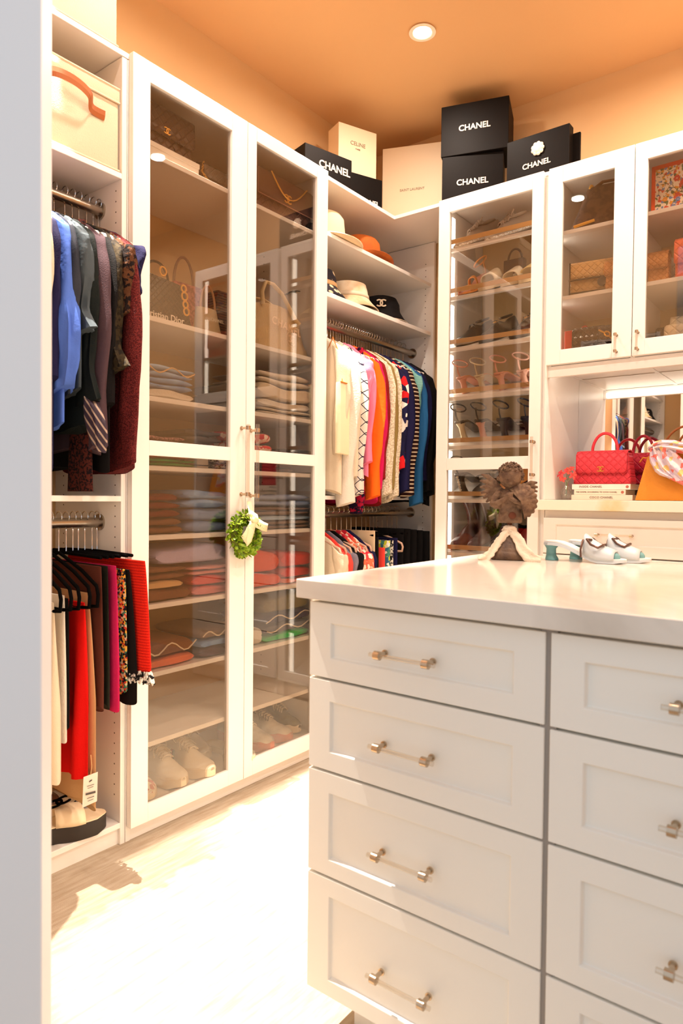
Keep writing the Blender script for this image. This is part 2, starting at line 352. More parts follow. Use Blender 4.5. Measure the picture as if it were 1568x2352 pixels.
# --- niche: sides, mirror, counter and drawers
t=thing('vanity_cabinet','white vanity base with a wide shaker drawer below the marble ledge','cabinet',(-.70,2.93,0))
MB(True).box((-1.044,YF,0),(-.362,YW-.002,1.035)).build('body',WHITE,t,bev=.001,seg=1)
def shaker(parent,axis,a0,a1,z0,z1,pl,frame=.05,thick=.02,rec=.007,nm='drawer_front',m=None,side=1):
    """shaker front built as one stepped panel; faces -y at pl (axis x)"""
    q=MB(True)
    def ring(a,bz,y): return [(a,y,bz)]
    f=frame if isinstance(frame,(tuple,list)) else (frame,)*4
    o=[(a0,z0),(a1,z0),(a1,z1),(a0,z1)]; i=[(a0+f[0],z0+f[1]),(a1-f[2],z0+f[1]),(a1-f[2],z1-f[3]),(a0+f[0],z1-f[3])]
    e=.003
    i2=[(i[0][0]+e,i[0][1]+e),(i[1][0]-e,i[1][1]+e),(i[2][0]-e,i[2][1]-e),(i[3][0]+e,i[3][1]-e)]
    vs=[(x,pl+thick,z) for x,z in o]+[(x,pl,z) for x,z in o]+[(x,pl,z) for x,z in i]+[(x,pl+rec,z) for x,z in i2]
    fs=[(0,1,2,3)]
    for k in range(4):
        j=(k+1)%4; fs+=[(k,j,4+j,4+k),(4+k,4+j,8+j,8+k),(8+k,8+j,12+j,12+k)]
    fs.append((12,13,14,15))
    return q.add(vs,fs).build(nm,m or WHITE,parent,bev=.001,seg=1)
d=shaker(t,'x',-1.041,-.365,.862,1.005,2.716,(.052,.042,.052,.026))
lucite_handle(d,(-.828,2.716,.944),(-.686,2.716,.944),(0,-1,0),.0045,.026,.008,t['_loc'])
for z0,z1 in ((.60,.856),(.34,.594),(.09,.334)):
    d=shaker(t,'x',-1.041,-.365,z0,z1,2.716); lucite_handle(d,(-.80,2.716,(z0+z1)/2),(-.67,2.716,(z0+z1)/2),(0,-1,0),.0045,.026,.008,t['_loc'])
o=MB().box((-1.068,2.692,1.036),(-.362,YW-.002,1.078)).build('vanity_ledge',MARBLE2,bev=.003,seg=2); o['label']='marble ledge with a golden vein under the pink handbag'; o['category']='countertop'
o=thing('niche_mirror','wide mirror at the back of the niche behind the handbags','mirror',(-.70,3.1225,1.35))
MB(True).box((-1.040,3.122,1.0785),(-.366,3.1275,1.622)).build('mirror_plate',MIRR,o)
MB(True).box((-1.046,YF-.02,1.079),(-1.0405,YW-.002,1.622)).build('side_lining',WHITE,o,label='white lining of the niche side')
# filler right of vanity / wall end
o=MB().box((-.362,YF,0),(-.345,YW-.002,2.40)).build('trim_1',WHITE); struct(o)
# --- mirror with white frame on the front wall (seen in the niche mirror)
t=thing('wall_mirror','white-framed tall mirror on the front wall, seen in the niche mirror','mirror',(-1.36,.575,1.3))
MB(True).box((-1.62,.5605,.3),(-1.10,.566,2.2)).build('mirror_plate',MIRR,t)
for x in (-1.62,-1.40,-1.12): MB(True).box((x,.566,.3),(x+.022,.578,2.2)).build('frame_bar',WHITE,t,bev=.001,seg=1)
for z in (.3,1.42,2.18): MB(True).box((-1.62,.566,z),(-1.10,.576,z+.012)).build('frame_bar',WHITE,t,bev=.001,seg=1)
# --- island
t=thing('island_cabinet','white island cabinet with shaker drawers and clear handles','cabinet',(-.1,1.45,0))
IX=-.868; IY=1.035
MB(True).box((IX+.002,IY+.022,.10),(.62,1.86,.880)).build('body',ISLW,t,bev=.001,seg=1)
MB(True).box((IX+.06,IY+.08,0),(.56,1.80,.10)).build('toe_kick',ISLW,t)
MB(True).box((-.398,IY+.004,.10),(-.372,IY+.022,.880)).build('centre_stile',mat('shaded_stile_paint',(150,140,130),.6),t,label='stile in painted shade between the drawer banks')  # darker than the island paint: the gap's shade is put into the colour
def island_drawers(x0,x1,rows,hx):
    for (z0,z1,fz0,fz1,hz,px) in rows:
        d=shaker(t,'x',x0,x1,z0,z1,IY,(px[0],fz0-z0,px[1],z1-fz1),m=ISLW)
        lucite_handle(d,(hx[0],IY,hz),(hx[1],IY,hz),(0,-1,0),.0042,.026,.017,t['_loc'],.0072)
LR=[(.727,.873,.765,.835,.796,(.052,.052)),(.546,.722,.583,.682,.628,(.052,.052)),(.338,.541,.371,.502,.429,(.052,.052)),(.100,.333,.133,.298,.205,(.054,.052))]
island_drawers(-.869,-.390,LR,(-.706,-.572)); island_drawers(-.381,.098,LR,(-.216,-.082)); island_drawers(.107,.60,LR,(.28,.42))
o=MB().box((-.889,1.014,.881),(.66,1.90,.918)).build('island_worktop',MARBLE,bev=.0035,seg=3); o['label']='white marble island worktop carrying the cherub figure and the blue mules'; o['category']='countertop'
# --- ceiling downlights
BULB=mat('lamp_glow',(255,255,255),.5,emit=((1.0,.90,.72),30.0))
proto=None
for i,(x,y) in enumerate(CANS[:4]):
    lab=['round recessed ceiling downlight over the glazed cabinet near the door','round recessed ceiling downlight above the corner, the one in plain view','round recessed ceiling downlight over the front of the island','round recessed ceiling downlight over the vanity niche'][i]
    t=thing('recessed_downlight',lab,'ceiling light',(x,y,ZC))
    MB().lathe((0,0,0),[(.032,-.001),(.040,-.001),(.052,-.003),(.054,-.007),(.040,-.008),(.036,-.004)],36,caps=False).build('trim_ring',mat('downlight_trim',(250,236,214),.5),t,smooth=True)
    MB().lathe((0,0,0),[(.001,-.003),(.036,-.003),(.036,-.0015),(.001,-.0015)],32).build('lamp',BULB,t,smooth=True)
# ---------------------------------------------------------------- fabrics
def fab(name,rgb,**k):
    k.setdefault('rough',.85); k.setdefault('bump',.25); k.setdefault('bscale',320); k.setdefault('spec',.2)
    return mat(name,rgb,**k)
F=dict(
 cream=fab('cream_cloth',(214,198,172)), offwhite=fab('offwhite_knit',(218,209,194),bump=.5,bscale=140), navy=fab('navy_cloth',(26,24,62)),
 blue=fab('cornflower_cotton',(78,112,200),bump=.4,bscale=60), charcoal=fab('charcoal_cloth',(46,50,60)), slate=fab('slate_cotton',(70,80,86),bump=.5,bscale=50),
 black=fab('black_cloth',(16,13,13)), greenblack=fab('dark_green_cloth',(22,28,26)), plum=fab('plum_wool',(74,56,62)), olive=fab('olive_tweed',(58,48,30),kind='tweed',rgb2=(30,24,16),scale=60,bump=.6,bscale=90),
 leopard=fab('leopard_plush',(92,58,36),kind='blotch',rgb2=(26,16,14),scale=75,bump=.9,bscale=70), burg=fab('burgundy_boucle',(110,38,36),kind='tweed',rgb2=(66,18,20),scale=330,bump=1.0,bscale=120),
 floral=fab('rust_floral_cloth',(24,12,14),kind='blotch',rgb2=(80,34,26),scale=130), redfloral=fab('crimson_print',(160,16,50),kind='blotch',rgb2=(26,14,40),scale=45),
 red=fab('scarlet_cloth',(214,14,8)), brown=fab('chocolate_cloth',(84,40,28)), darkgreen=fab('bottle_green_cloth',(34,34,24)), pink=fab('hot_pink_wool',(206,34,92)),
 multi=fab('multicolour_tweed',(200,190,150),kind='print',rgb2=(20,20,24),bscale=[(60,120,90),(220,170,60),(190,60,40),(24,24,30)],scale=160), redtweed=fab('red_boucle',(226,40,18),kind='stripe',rgb2=(196,22,12),scale=38,dirn='Z',bump=.9,),
 fringe=fab('black_white_fringe',(18,16,16),kind='blotch',rgb2=(220,210,196),scale=60,bump=1), tan=fab('tan_cloth',(206,166,118)),
 grid=fab('windowpane_cloth',(226,216,204),kind='grid',rgb2=(30,26,52),scale=9), lightpink=fab('rose_pink_cloth',(236,130,160)), orange=fab('orange_cotton',(250,104,22),bump=.5,bscale=45),
 fuchsia=fab('fuchsia_cloth',(190,24,84)), darkred=fab('dark_red_cloth',(130,20,20)), tweedc=fab('cream_fleck_tweed',(232,220,196),kind='tweed',rgb2=(196,180,150),scale=150,bump=.8),
 oliveg=fab('moss_cloth',(134,112,62)), navyprint=fab('navy_brand_print',(26,24,60),kind='print',rgb2=(34,30,70),bscale=[(24,22,52),(230,224,214),(28,26,60),(206,30,34)],scale=30),
 stripe=fab('brown_breton_knit',(50,26,22),kind='stripethin',rgb2=(236,214,180),scale=16.5,dirn='Z'), aqua=fab('aqua_rib_knit',(150,206,196),kind='stripe',rgb2=(120,180,172),scale=40,dirn='Z',bump=.6),
 teal=fab('denim_blue_knit',(44,106,160)), greyp=fab('grey_lilac_cloth',(120,116,128)), coral=fab('coral_cloth',(240,70,60)), mprint=fab('red_cream_print',(222,70,70),kind='print',rgb2=(244,210,190),bscale=[(200,40,60),(246,224,206),(230,110,80)],scale=55),
 scarf=fab('striped_silk',(58,48,60),kind='stripethin',rgb2=(170,150,132),scale=24,dirn='DIAGONAL',rough=.4), hound=fab('houndstooth_cloth',(24,24,28),kind='blotch',rgb2=(220,214,200),scale=110),
 gprint=fab('green_yellow_print',(226,224,180),kind='print',rgb2=(60,110,140),bscale=[(210,220,60),(240,240,230),(70,140,120)],scale=70), beige=fab('beige_cloth',(222,196,160)),
)
F['brown2']=fab('taupe_brown_knit',(120,78,56),bump=.5,bscale=120)
AMBER=fab('dark_wood',(90,52,30),rough=.4)
GOLD=mat('polished_gold',(236,178,84),.34,.75)
PLAST_W=mat('ivory_hanger',(226,212,194),.45); BLACKV=mat('black_velvet',(8,7,7),.95,spec=.05)
# ---------------------------------------------------------------- hangers and hanging clothes
def make_hanger(label,mt,group,loc,w=.20,clip=False,dz=-.040,sc=1.0):
    t=thing('clothes_hanger',label,'hanger',loc,group=group)
    pts=[(.017*math.cos(a),0,.0055+.017*math.sin(a)) for a in [math.radians(x) for x in range(-20,215,24)]]
    pts=[(-p[0],0,p[2]) for p in pts][::-1]
    pts=[(-x,y,z) for x,y,z in pts]+[(-.008,0,-.022),(0,0,-.032),(0,0,-.062+dz)]
    MB().tube(pts,.0016,6).build('hook',CHROME,t,smooth=True)
    sh=[(-w,0,-.128),(-w*.96,0,-.112),(-w*.6,0,-.088),(-.03,0,-.066),(0,0,-.06),(.03,0,-.066),(w*.6,0,-.088),(w*.96,0,-.112),(w,0,-.128),(w*.98,0,-.148),(w*.8,0,-.150)]
    sh=[(-w*.8,0,-.150),(-w*.98,0,-.148)]+sh if not clip else [(-w*.7,0,-.066),(0,0,-.062),(w*.7,0,-.066)]
    ad=lambda z:-.06+dz+(z+.06)*sc
    m=MB().tube([(p[0],p[1],ad(p[2])) for p in sh],.0052,8); m.tube([(-w*.8,0,ad(-.150)),(w*.8,0,ad(-.150))],.0035,8) if not clip else None
    m.build('shoulder_bar',mt,t,smooth=True)
    return t
HPROTO={}
def short(lab):
    ws=lab.split()
    return ' '.join(ws[:9])
def hanger(key,label,mt,group,loc,**k):
    if key not in HPROTO: HPROTO[key]=make_hanger(label,mt,group,loc,**k); return HPROTO[key]
    return dup(HPROTO[key],loc,label=label,group=group)
def garment(name,label,cat,loc,m,w=.19,hem=-.7,th=.013,flare=1.0,top=.05,drop=.080,z0=-.072,slv=None,sr=.040,sm=None,style='straight',fold=7,amp=.35,seed=0,group=None,jag=0,xo=0,trim=None,nv=22,flat=.55):
    t=thing(name,label,cat,loc,group=group); t.rotation_euler=(0,0,random.uniform(-.04,.04))
    rnd=random.Random(seed+len(label)); ph=rnd.uniform(0,6); nu=40; rings=[]
    for j in range(nv+1):
        s=j/nv; z=z0+(hem-z0)*s**.9; k=min(1,(z0-z)/max(drop,1e-4)); e=k*k*(3-2*k) if top<w else 1
        hw=(top+(w-top)*(k**.75))*(1+(flare-1)*s); tt=th*(.45+.55*k)
        ring=[]
        for i in range(nu):
            a=2*PI*i/nu; c,sn=math.cos(a),math.sin(a)
            x=hw*math.copysign(abs(c)**flat,c); f=1+amp*min(1,s*2.2)*math.sin(fold*x/ w*2.2+ph+2*s)+.25*amp*math.sin(17*x/w+ph*2)
            y=tt*math.copysign(abs(sn)**.8,sn)*f + .35*th*s*math.sin(3*x/w+ph)
            zz=z+(jag*math.sin(9*a+ph)*s if s>.8 else 0)+ .012*s*math.sin(2*a+ph)
            ring.append((x+xo*s,y,zz))
        rings.append(ring)
    MB().loft(rings).build('body',m,t,smooth=60)
    if slv:
        for sd in (1,-1):
            rings=[]; n=20; xs=w*.90
            for j in range(n+1):
                s=j/n; z=z0-drop*.75-slv*s
                cx=sd*(xs+ (.018 if sd>0 else .006)*math.sin(PI*min(1,s*1.3))+.010*s)
                r=sr*(.75+.35*min(1,s*5)) if s<.2 else sr*(1.10-.30*(s-.2))
                if style=='balloon': r=sr*(.8+.1*s) if s<.55 else sr*(.85+.95*math.sin(PI*min(1,(s-.5)/.5)*.93))
                if style=='ruffle': r=sr*(1.05-.35*s) if s<.82 else sr*(.70+1.1*(s-.82)/.18)
                ry=min(th*1.45,r*.8) if style!='balloon' else min(th*2.0,r*.75)
                ring=[]
                for i in range(20):
                    a=2*PI*i/20; wv=1+.12*math.sin(3*a+7*s+ph)+(.13*math.sin(8*a)*(1 if s>.5 else .2) if style!='straight' else 0)+.16*noise.noise(Vector((s*7,a*1.2,seed+ph)))
                    ring.append((cx+r*math.cos(a)*wv,ry*math.sin(a)*wv,z-(.75*sd*(r*math.cos(a)*wv)+.012)*max(0,1-s/.16)+(.012*math.cos(a)*s*sd)))
                rings.append(ring)
            MB().loft(rings).build('sleeve',sm or m,t,smooth=60)
    if trim: trim(t)
    return t
GA='clothes on the upper rod of the closet beside the doorway'
RA=(-1.91,1.964)
def up(y): return (RA[0],y,RA[1])
UA=[
 ('knit_jacket','cream knitted jacket at the door end of the upper rod','jacket',.950,'cream',dict(hem=-.76,slv=.40,sr=.034)),
 ('dress','navy ruched long dress beside the cream jacket on the upper rod','dress',.980,'navy',dict(hem=-.81,th=.012,amp=.6,slv=.45,sr=.03)),
 ('shirt','cornflower blue shirt with gathered balloon sleeve','shirt',1.010,'blue',dict(hem=-.70,slv=.47,sr=.034,style='balloon',th=.013)),
 ('cardigan','charcoal blue cardigan behind the blue balloon-sleeve shirt','cardigan',1.036,'charcoal',dict(hem=-.62,slv=.40,sr=.03,th=.011)),
 ('blouse','slate grey cotton blouse with gathered ruffle cuff','blouse',1.062,'slate',dict(hem=-.60,slv=.31,sr=.040,style='ruffle',th=.014)),
 ('blouse','near-black green blouse whose cuff hangs below the slate one','blouse',1.088,'greenblack',dict(hem=-.70,slv=.50,sr=.034,style='ruffle',th=.011)),
 ('blazer','plum grey wool blazer with long plain sleeve','blazer',1.122,'plum',dict(hem=-.76,slv=.62,sr=.040,th=.015,amp=.2)),
 ('long_coat','long black coat hanging lowest behind the plum blazer','coat',1.146,'black',dict(hem=-.81,slv=.50,sr=.03,th=.011)),
 ('tweed_jacket','dark olive tweed jacket with crumpled cuff','jacket',1.168,'olive',dict(hem=-.62,slv=.40,sr=.040,th=.013,style='ruffle')),
 ('plush_coat','leopard plush coat with fluffy shoulder','coat',1.194,'leopard',dict(hem=-.45,slv=.24,sr=.050,th=.017,amp=.5)),
 ('long_coat','long burgundy boucle coat hanging over the cabinet edge','coat',1.216,'burg',dict(hem=-.81,slv=.66,sr=.046,th=.013,w=.20,xo=.03,amp=.25)),
 ('blouse','navy satin blouse with short ruffled sleeve beside the burgundy coat','blouse',1.234,'navy',dict(hem=-.38,slv=.17,sr=.044,th=.012)),
]
for nm,lab,cat,y,f,k in UA: garment(nm,lab,cat,up(y),F[f],group=GA,seed=int(y*1000),**k)
# pieces that hang lower between them
t=thing('silk_scarf','striped silk scarf drooping below the slate blouse','scarf',(-1.70,1.080,1.28),group=GA)
MB().loft([[( .042*(.35+.75*math.sin(PI*min(1,.12+.8*s)))*math.cos(a)+.035*s, .014*math.sin(a)*(1+.5*math.sin(5*a)), .06-.13*s-.4*.042*math.cos(a)) for a in [2*PI*i/16 for i in range(16)]] for s in [j/12 for j in range(13)]]).build('drape',F['scarf'],t,smooth=60)
t=thing('floral_dress','dark dress with rust floral print seen just above the middle shelf','dress',(-1.80,1.105,1.964),group=GA)
MB().loft([[( (.02+.045*s)*math.cos(a), .010*math.sin(a)*(1+.4*math.sin(5*a)), -.10-.775*s) for a in [2*PI*i/16 for i in range(16)]] for s in [j/12 for j in range(13)]]).build('skirt',F['floral'],t,smooth=60)
GH='ivory hangers on the upper rod beside the doorway'
for u_ in UA: hanger('iv','ivory hanger of the '+short(u_[1]),PLAST_W,GH,(RA[0],u_[3],RA[1]+.012),w=.175)
# clothes left of the view, seen only in the mirrors
for i,(y,f) in enumerate([(.66,'red'),(.71,'beige'),(.76,'black'),(.81,'offwhite'),(.86,'coral'),(.905,'navy')]):
    garment('shirt',['scarlet shirt nearest the front wall','beige shirt near the front wall','black shirt near the front wall','off-white knit near the front wall','coral shirt near the front wall','navy shirt near the front wall'][i],'shirt',up(y),F[f],group=GA,seed=i,hem=-.68,slv=.45,sr=.034)
# lower rod
RB=(-1.91,.994)
def trouser(label,y,f,top,bot,wt=.15,wb=.15,th=.016,cat='trousers',nm='trousers',xo=0,group='trousers and skirts on the lower rod beside the doorway',x=-1.91,rz=.994,**k):
    return garment(nm,label,cat,(x,y,rz),F[f],w=wb,top=wt,drop=.3,z0=top-rz,hem=bot-rz,th=th,xo=xo,group=group,seed=int(y*997),**k)
trouser('cream pleated wide trousers nearest the door on the lower rod',.955,'cream',.785,.26,.17,.19,.022,amp=.7)
trouser('second pair of cream trousers with curled hem',.992,'cream',.785,.30,.17,.185,.018,amp=.6)
trouser('pale grey trousers folded behind the cream pair',1.022,'offwhite',.80,.40,.16,.165,.012)
trouser('black trousers behind the cream trousers',1.046,'black',.79,.42,.16,.17,.010)
trouser('bright red pleated trousers on a black hanger',1.078,'red',.775,.285,.17,.19,.018,amp=.6)
trouser('tan narrow trousers with rounded hems hanging lowest',1.104,'tan',.80,.19,.16,.20,.007,fold=3)
trouser('chocolate brown skirt on the lower rod',1.128,'brown',.875,.466,.19,.205,.013,cat='skirt',nm='skirt',amp=.2)
trouser('bottle green skirt behind the chocolate one',1.150,'darkgreen',.875,.469,.19,.20,.008,cat='skirt',nm='skirt')
trouser('hot pink wool skirt on the lower rod',1.168,'pink',.875,.462,.20,.215,.009,cat='skirt',nm='skirt',amp=.2)
trouser('multicolour tweed skirt beside the red boucle skirt',1.190,'multi',.862,.50,.20,.215,.011,cat='skirt',nm='skirt',amp=.25)
trouser('short black skirt whose hem shows under the red boucle',1.215,'black',.860,.475,.20,.24,.010,cat='skirt',nm='skirt')
t=garment('skirt','red boucle skirt with black and white fringed hem','skirt',(-1.86,1.226,.994),F['redtweed'],w=.225,top=.20,drop=.3,z0=-.106,hem=-.435,th=.016,amp=.15,seed=3,group='trousers and skirts on the lower rod beside the doorway')
m=MB(); rr=random.Random(4)
for j in range(160):
    a=2*PI*j/160; x=.228*math.copysign(abs(math.cos(a))**.55,math.cos(a)); y=.019*math.sin(a); z=-.425-.006*rr.random()
    m.tube([(x,y,z),(x+rr.uniform(-.008,.008)+.004*math.cos(a),y*1.4,z-.012),(x+rr.uniform(-.01,.01)+.006*math.cos(a),y*1.6,z-.026-.01*rr.random())],.0026,5)
m.build('fringe',F['fringe'],t,kind='stuff')
for y,n_ in ((.955,'cream pleated trousers nearest the door'),(.992,'second cream trousers with curled hem'),(1.022,'pale grey trousers'),(1.046,'black trousers behind the cream pair'),(1.078,'bright red pleated trousers'),(1.104,'tan narrow trousers')):
    hanger('bv','black velvet hanger carrying the '+n_,BLACKV,'black velvet hangers on the lower rod',(RB[0],y,RB[1]+.012),w=.205,sc=1.6)
for y,n_ in ((1.128,'chocolate brown'),(1.150,'bottle green'),(1.168,'hot pink'),(1.190,'multicolour tweed'),(1.215,'short black'),(1.232,'red boucle')):
    hanger('bc','black clip hanger holding the '+n_+' skirt on the lower rod',BLACKV,'black clip hangers on the lower rod',(RB[0],y,RB[1]+.012),w=.26,clip=True)
# paper price tag
t=thing('price_tag','white paper price tag dangling on a cord under the red trousers','tag',(-1.715,1.088,.285))
MB().add([(-.012,-.0148,.0),(.012,.0148,.012),(.010,.0138,-.072),(-.016,-.016,-.088),(-.0125,-.0146,.0),(.0115,.015,.012),(.0095,.014,-.072),(-.0165,-.0158,-.088)],[(0,1,2,3),(4,7,6,5),(0,4,5,1),(1,5,6,2),(2,6,7,3),(3,7,4,0)]).build('card',mat('tag_paper',(240,228,212),.7),t)
MB().tube([(0,0,.006),(.002,.002,.03),(.0,0,.062)],.0012,5).build('cord',F['tan'],t,smooth=True)
m=MB(); 
for k,(za,ha,wa) in enumerate([(-.012,.004,.2),(-.026,.0015,.5),(-.032,.0015,.4),(-.046,.006,.7),(-.060,.002,.5),(-.068,.0015,.4)]):
    u0=Vector((.012,.0148,0)); m.add([tuple(u0*-wa+Vector((.0012,-.0010,za))),tuple(u0*wa+Vector((.0012,-.0010,za+.005))),tuple(u0*wa+Vector((.0012,-.0010,za+.005-ha))),tuple(u0*-wa+Vector((.0012,-.0010,za-ha)))],[(0,1,2,3)])
m.build('print',mat('tag_ink',(90,84,80),.8),t,kind='stuff')
# ---- hat unit, upper rod
RH=(-1.905,1.841); GHU='clothes on the upper rod below the hats'
UH=[
 ('blouse','cream blouse with faint sand print nearest the glazed cabinet','blouse',2.262,'cream',dict(hem=-.74,slv=.44,sr=.036,th=.016)),
 ('cardigan','white ribbed cardigan with the widest hanging sleeve','cardigan',2.305,'offwhite',dict(hem=-.76,slv=.66,sr=.05,th=.018,amp=.3)),
 ('blouse','pale cream blouse behind the white cardigan','blouse',2.345,'cream',dict(hem=-.75,slv=.55,sr=.034)),
 ('shirt','white shirt with thin dark windowpane lines','shirt',2.392,'grid',dict(hem=-.72,slv=.62,sr=.040,th=.015)),
 ('sweater','rose pink short sweater','sweater',2.432,'lightpink',dict(hem=-.50,slv=.22,sr=.04,th=.013)),
 ('sweater','rose pink long sweater edged with red','sweater',2.462,'lightpink',dict(hem=-.66,slv=.48,sr=.03,th=.012)),
 ('shirt','bright orange cotton shirt','shirt',2.505,'orange',dict(hem=-.74,slv=.63,sr=.042,th=.017)),
 ('blouse','fuchsia blouse beside the orange shirt','blouse',2.540,'fuchsia',dict(hem=-.78,slv=.60,sr=.036)),
 ('dress','dark red dress between fuchsia and cream tweed','dress',2.570,'darkred',dict(hem=-.79,slv=.55,sr=.032)),
 ('tweed_jacket','cream flecked tweed jacket with lace edge','jacket',2.608,'tweedc',dict(hem=-.74,slv=.62,sr=.036,th=.015)),
 ('cardigan','moss brown cardigan between two cream tweeds','cardigan',2.640,'oliveg',dict(hem=-.74,slv=.60,sr=.032)),
 ('tweed_jacket','second cream tweed jacket next to the navy print','jacket',2.672,'tweedc',dict(hem=-.78,slv=.63,sr=.034)),
 ('shirt','navy shirt printed with white marks and red squares','shirt',2.714,'navyprint',dict(hem=-.68,slv=.50,sr=.036,th=.015)),
 ('sweater','plain navy sweater beside the striped one','sweater',2.756,'navy',dict(hem=-.71,slv=.60,sr=.042,th=.016)),
 ('sweater','dark brown sweater with thin cream stripes','sweater',2.806,'stripe',dict(hem=-.72,slv=.62,sr=.042,th=.018,amp=.15)),
 ('sweater','aqua ribbed sweater behind the striped one','sweater',2.842,'aqua',dict(hem=-.45,slv=.28,sr=.038,th=.011)),
 ('sweater','denim blue sweater near the far end of the upper rod','sweater',2.880,'teal',dict(hem=-.75,slv=.66,sr=.042,th=.017)),
 ('sweater','dark navy sweater past the denim blue one','sweater',2.922,'navy',dict(hem=-.72,slv=.55,sr=.036)),
 ('blouse','black blouse second from the far end of the rod','blouse',2.958,'black',dict(hem=-.76,slv=.60,sr=.04)),
 ('blouse','black blouse at the far end of the rod','blouse',2.995,'black',dict(hem=-.79,slv=.62,sr=.04)),
]
for nm,lab,cat,y,f,k in UH: garment(nm,lab,cat,(RH[0],y,RH[1]),F[f],group=GHU,w=.165,seed=int(y*1000),**k)
t=thing('floral_blouse','crimson and black print hem dangling below the white cardigan','blouse',(-1.80,2.455,RH[1]),group=GHU)
MB().loft([[( (.03+.02*s-.035*max(0,s-.9)*10*.5)*math.cos(a), .012*math.sin(a)*(1+.4*math.sin(5*a)), -.10-.735*s) for a in [2*PI*i/16 for i in range(16)]] for s in [j/12 for j in range(13)]]).build('body',F['redfloral'],t,smooth=60)
SHEER=mat('sheer_cream_organza',(240,222,184),.45,bump=.6,bscale=16)
t=thing('organza_tote','cream organza tote with tan binding hung in front of the white clothes','bag',(-1.722,2.262,1.25),rz=math.radians(8))
pr=[(-.062,.010),(.035,.006),(.055,.05),(.075,.16),(.088,.300),(-.062,.300)]
m=MB(); n=len(pr); 
m.loft([[(.022*math.sin(PI*k/4)*0+ (-.012+.024*k/4)*1.0, p[0]*(1-.05*abs(k-2)), p[1]) for p in pr] for k in range(5)]).build('pouch',SHEER,t,bev=.004,seg=2,smooth=60)
bind=mat('tan_binding',(196,116,36),.5)
MB().tube([(.014,-.058,.300),(.014,.088,.300),(.014,.075,.16),(.014,.055,.05),(.014,.037,.008)],.0034,6).build('binding',bind,t,smooth=True,label='tan leather edge binding')
MB().tube([(0,-.02,.30),(-.02,-.01,.42),(-.06,0,.50),(-.10,0,.42),(-.02,.03,.30)],.003,6).build('handle',bind,t,smooth=True)
for u_ in UH: hanger('iv2','ivory hanger of the '+short(u_[1]),PLAST_W,'ivory hangers on the rod under the hats',(RH[0],u_[3],RH[1]+.012),w=.150)
for y in (2.283,2.325,2.37,2.412,2.447,2.485,2.522,2.555,2.59,2.624,2.656,2.692,2.735,2.78): hanger('iv2','spare ivory hanger squeezed between clothes on the rod under the hats',PLAST_W,'spare ivory hangers',(RH[0],y,RH[1]+.012),w=.150)
# ---- hat unit, lower rod
RL=(-1.905,1.003); GL='clothes on the lower rod of the corner unit'
LH=[('blouse','cream blouse at the left end of the corner lower rod','blouse',2.262,'cream',dict(slv=.2)),('blouse','coral red top beside the cream blouse','top',2.300,'coral',dict(slv=.2)),
 ('blouse','lilac grey blouse on the corner lower rod','blouse',2.335,'greyp',dict(slv=.2)),('blouse','black blouse before the red and cream prints','blouse',2.370,'black',dict(slv=.2)),
 ('blouse','red and cream printed blouse, nearer of two','blouse',2.408,'mprint',dict(slv=.25,th=.018)),('blouse','red and cream printed blouse, farther of two','blouse',2.450,'mprint',dict(slv=.25,th=.016)),
 ('blouse','navy blouse beside the printed blouses','blouse',2.484,'navy',dict(slv=.2))]
for nm,lab,cat,y,f,k in LH: garment(nm,lab,cat,(RL[0],y,RL[1]),F[f],group=GL,w=.165,hem=-.62,sr=.034,seed=int(y*1000),**k)
LT=[]
for lab,y,f,top,wd in (('beige trousers rising highest among the corner trousers',2.525,'beige',.93,.16),('black trousers between beige and coral pairs',2.560,'black',.90,.155),('coral red trousers on the corner lower rod',2.600,'coral',.85,.165),
   ('cream and green printed trousers beside the coral pair',2.645,'gprint',.88,.16),('houndstooth trousers next to the green print',2.680,'hound',.88,.16),('navy patterned trousers beside the houndstooth pair',2.712,'navy',.89,.16),
   ('black trousers, first of the dark group at the right',2.775,'black',.93,.155),('black trousers, second of the dark group',2.82,'black',.93,.165),('black trousers, third of the dark group',2.865,'black',.925,.175),('black trousers, fourth of the dark group',2.91,'black',.92,.18),('black trousers at the far right end of the corner lower rod',2.955,'black',.915,.19)):
    LT.append((lab,y)); trouser(lab,y,f,top,.30,wd,wd,.018,group=GL,x=RL[0],rz=RL[1])
VEL=mat('taupe_velvet',(196,160,136),.8)
for u_ in LH: hanger('tv','taupe hanger of the '+short(u_[1]),VEL,'taupe hangers on the corner lower rod',(RL[0],u_[3],RL[1]+.012),w=.17)
hanger('tv','taupe velvet hanger showing its whole rounded end before the black trousers',VEL,'taupe hangers on the corner lower rod',(RL[0],2.745,RL[1]+.012),w=.17)
for lab,y in LT: hanger('bc2','black clip hanger of the '+short(lab),BLACKV,'black clip hangers in the corner',(RL[0],y,RL[1]+.012),w=.22,clip=True)
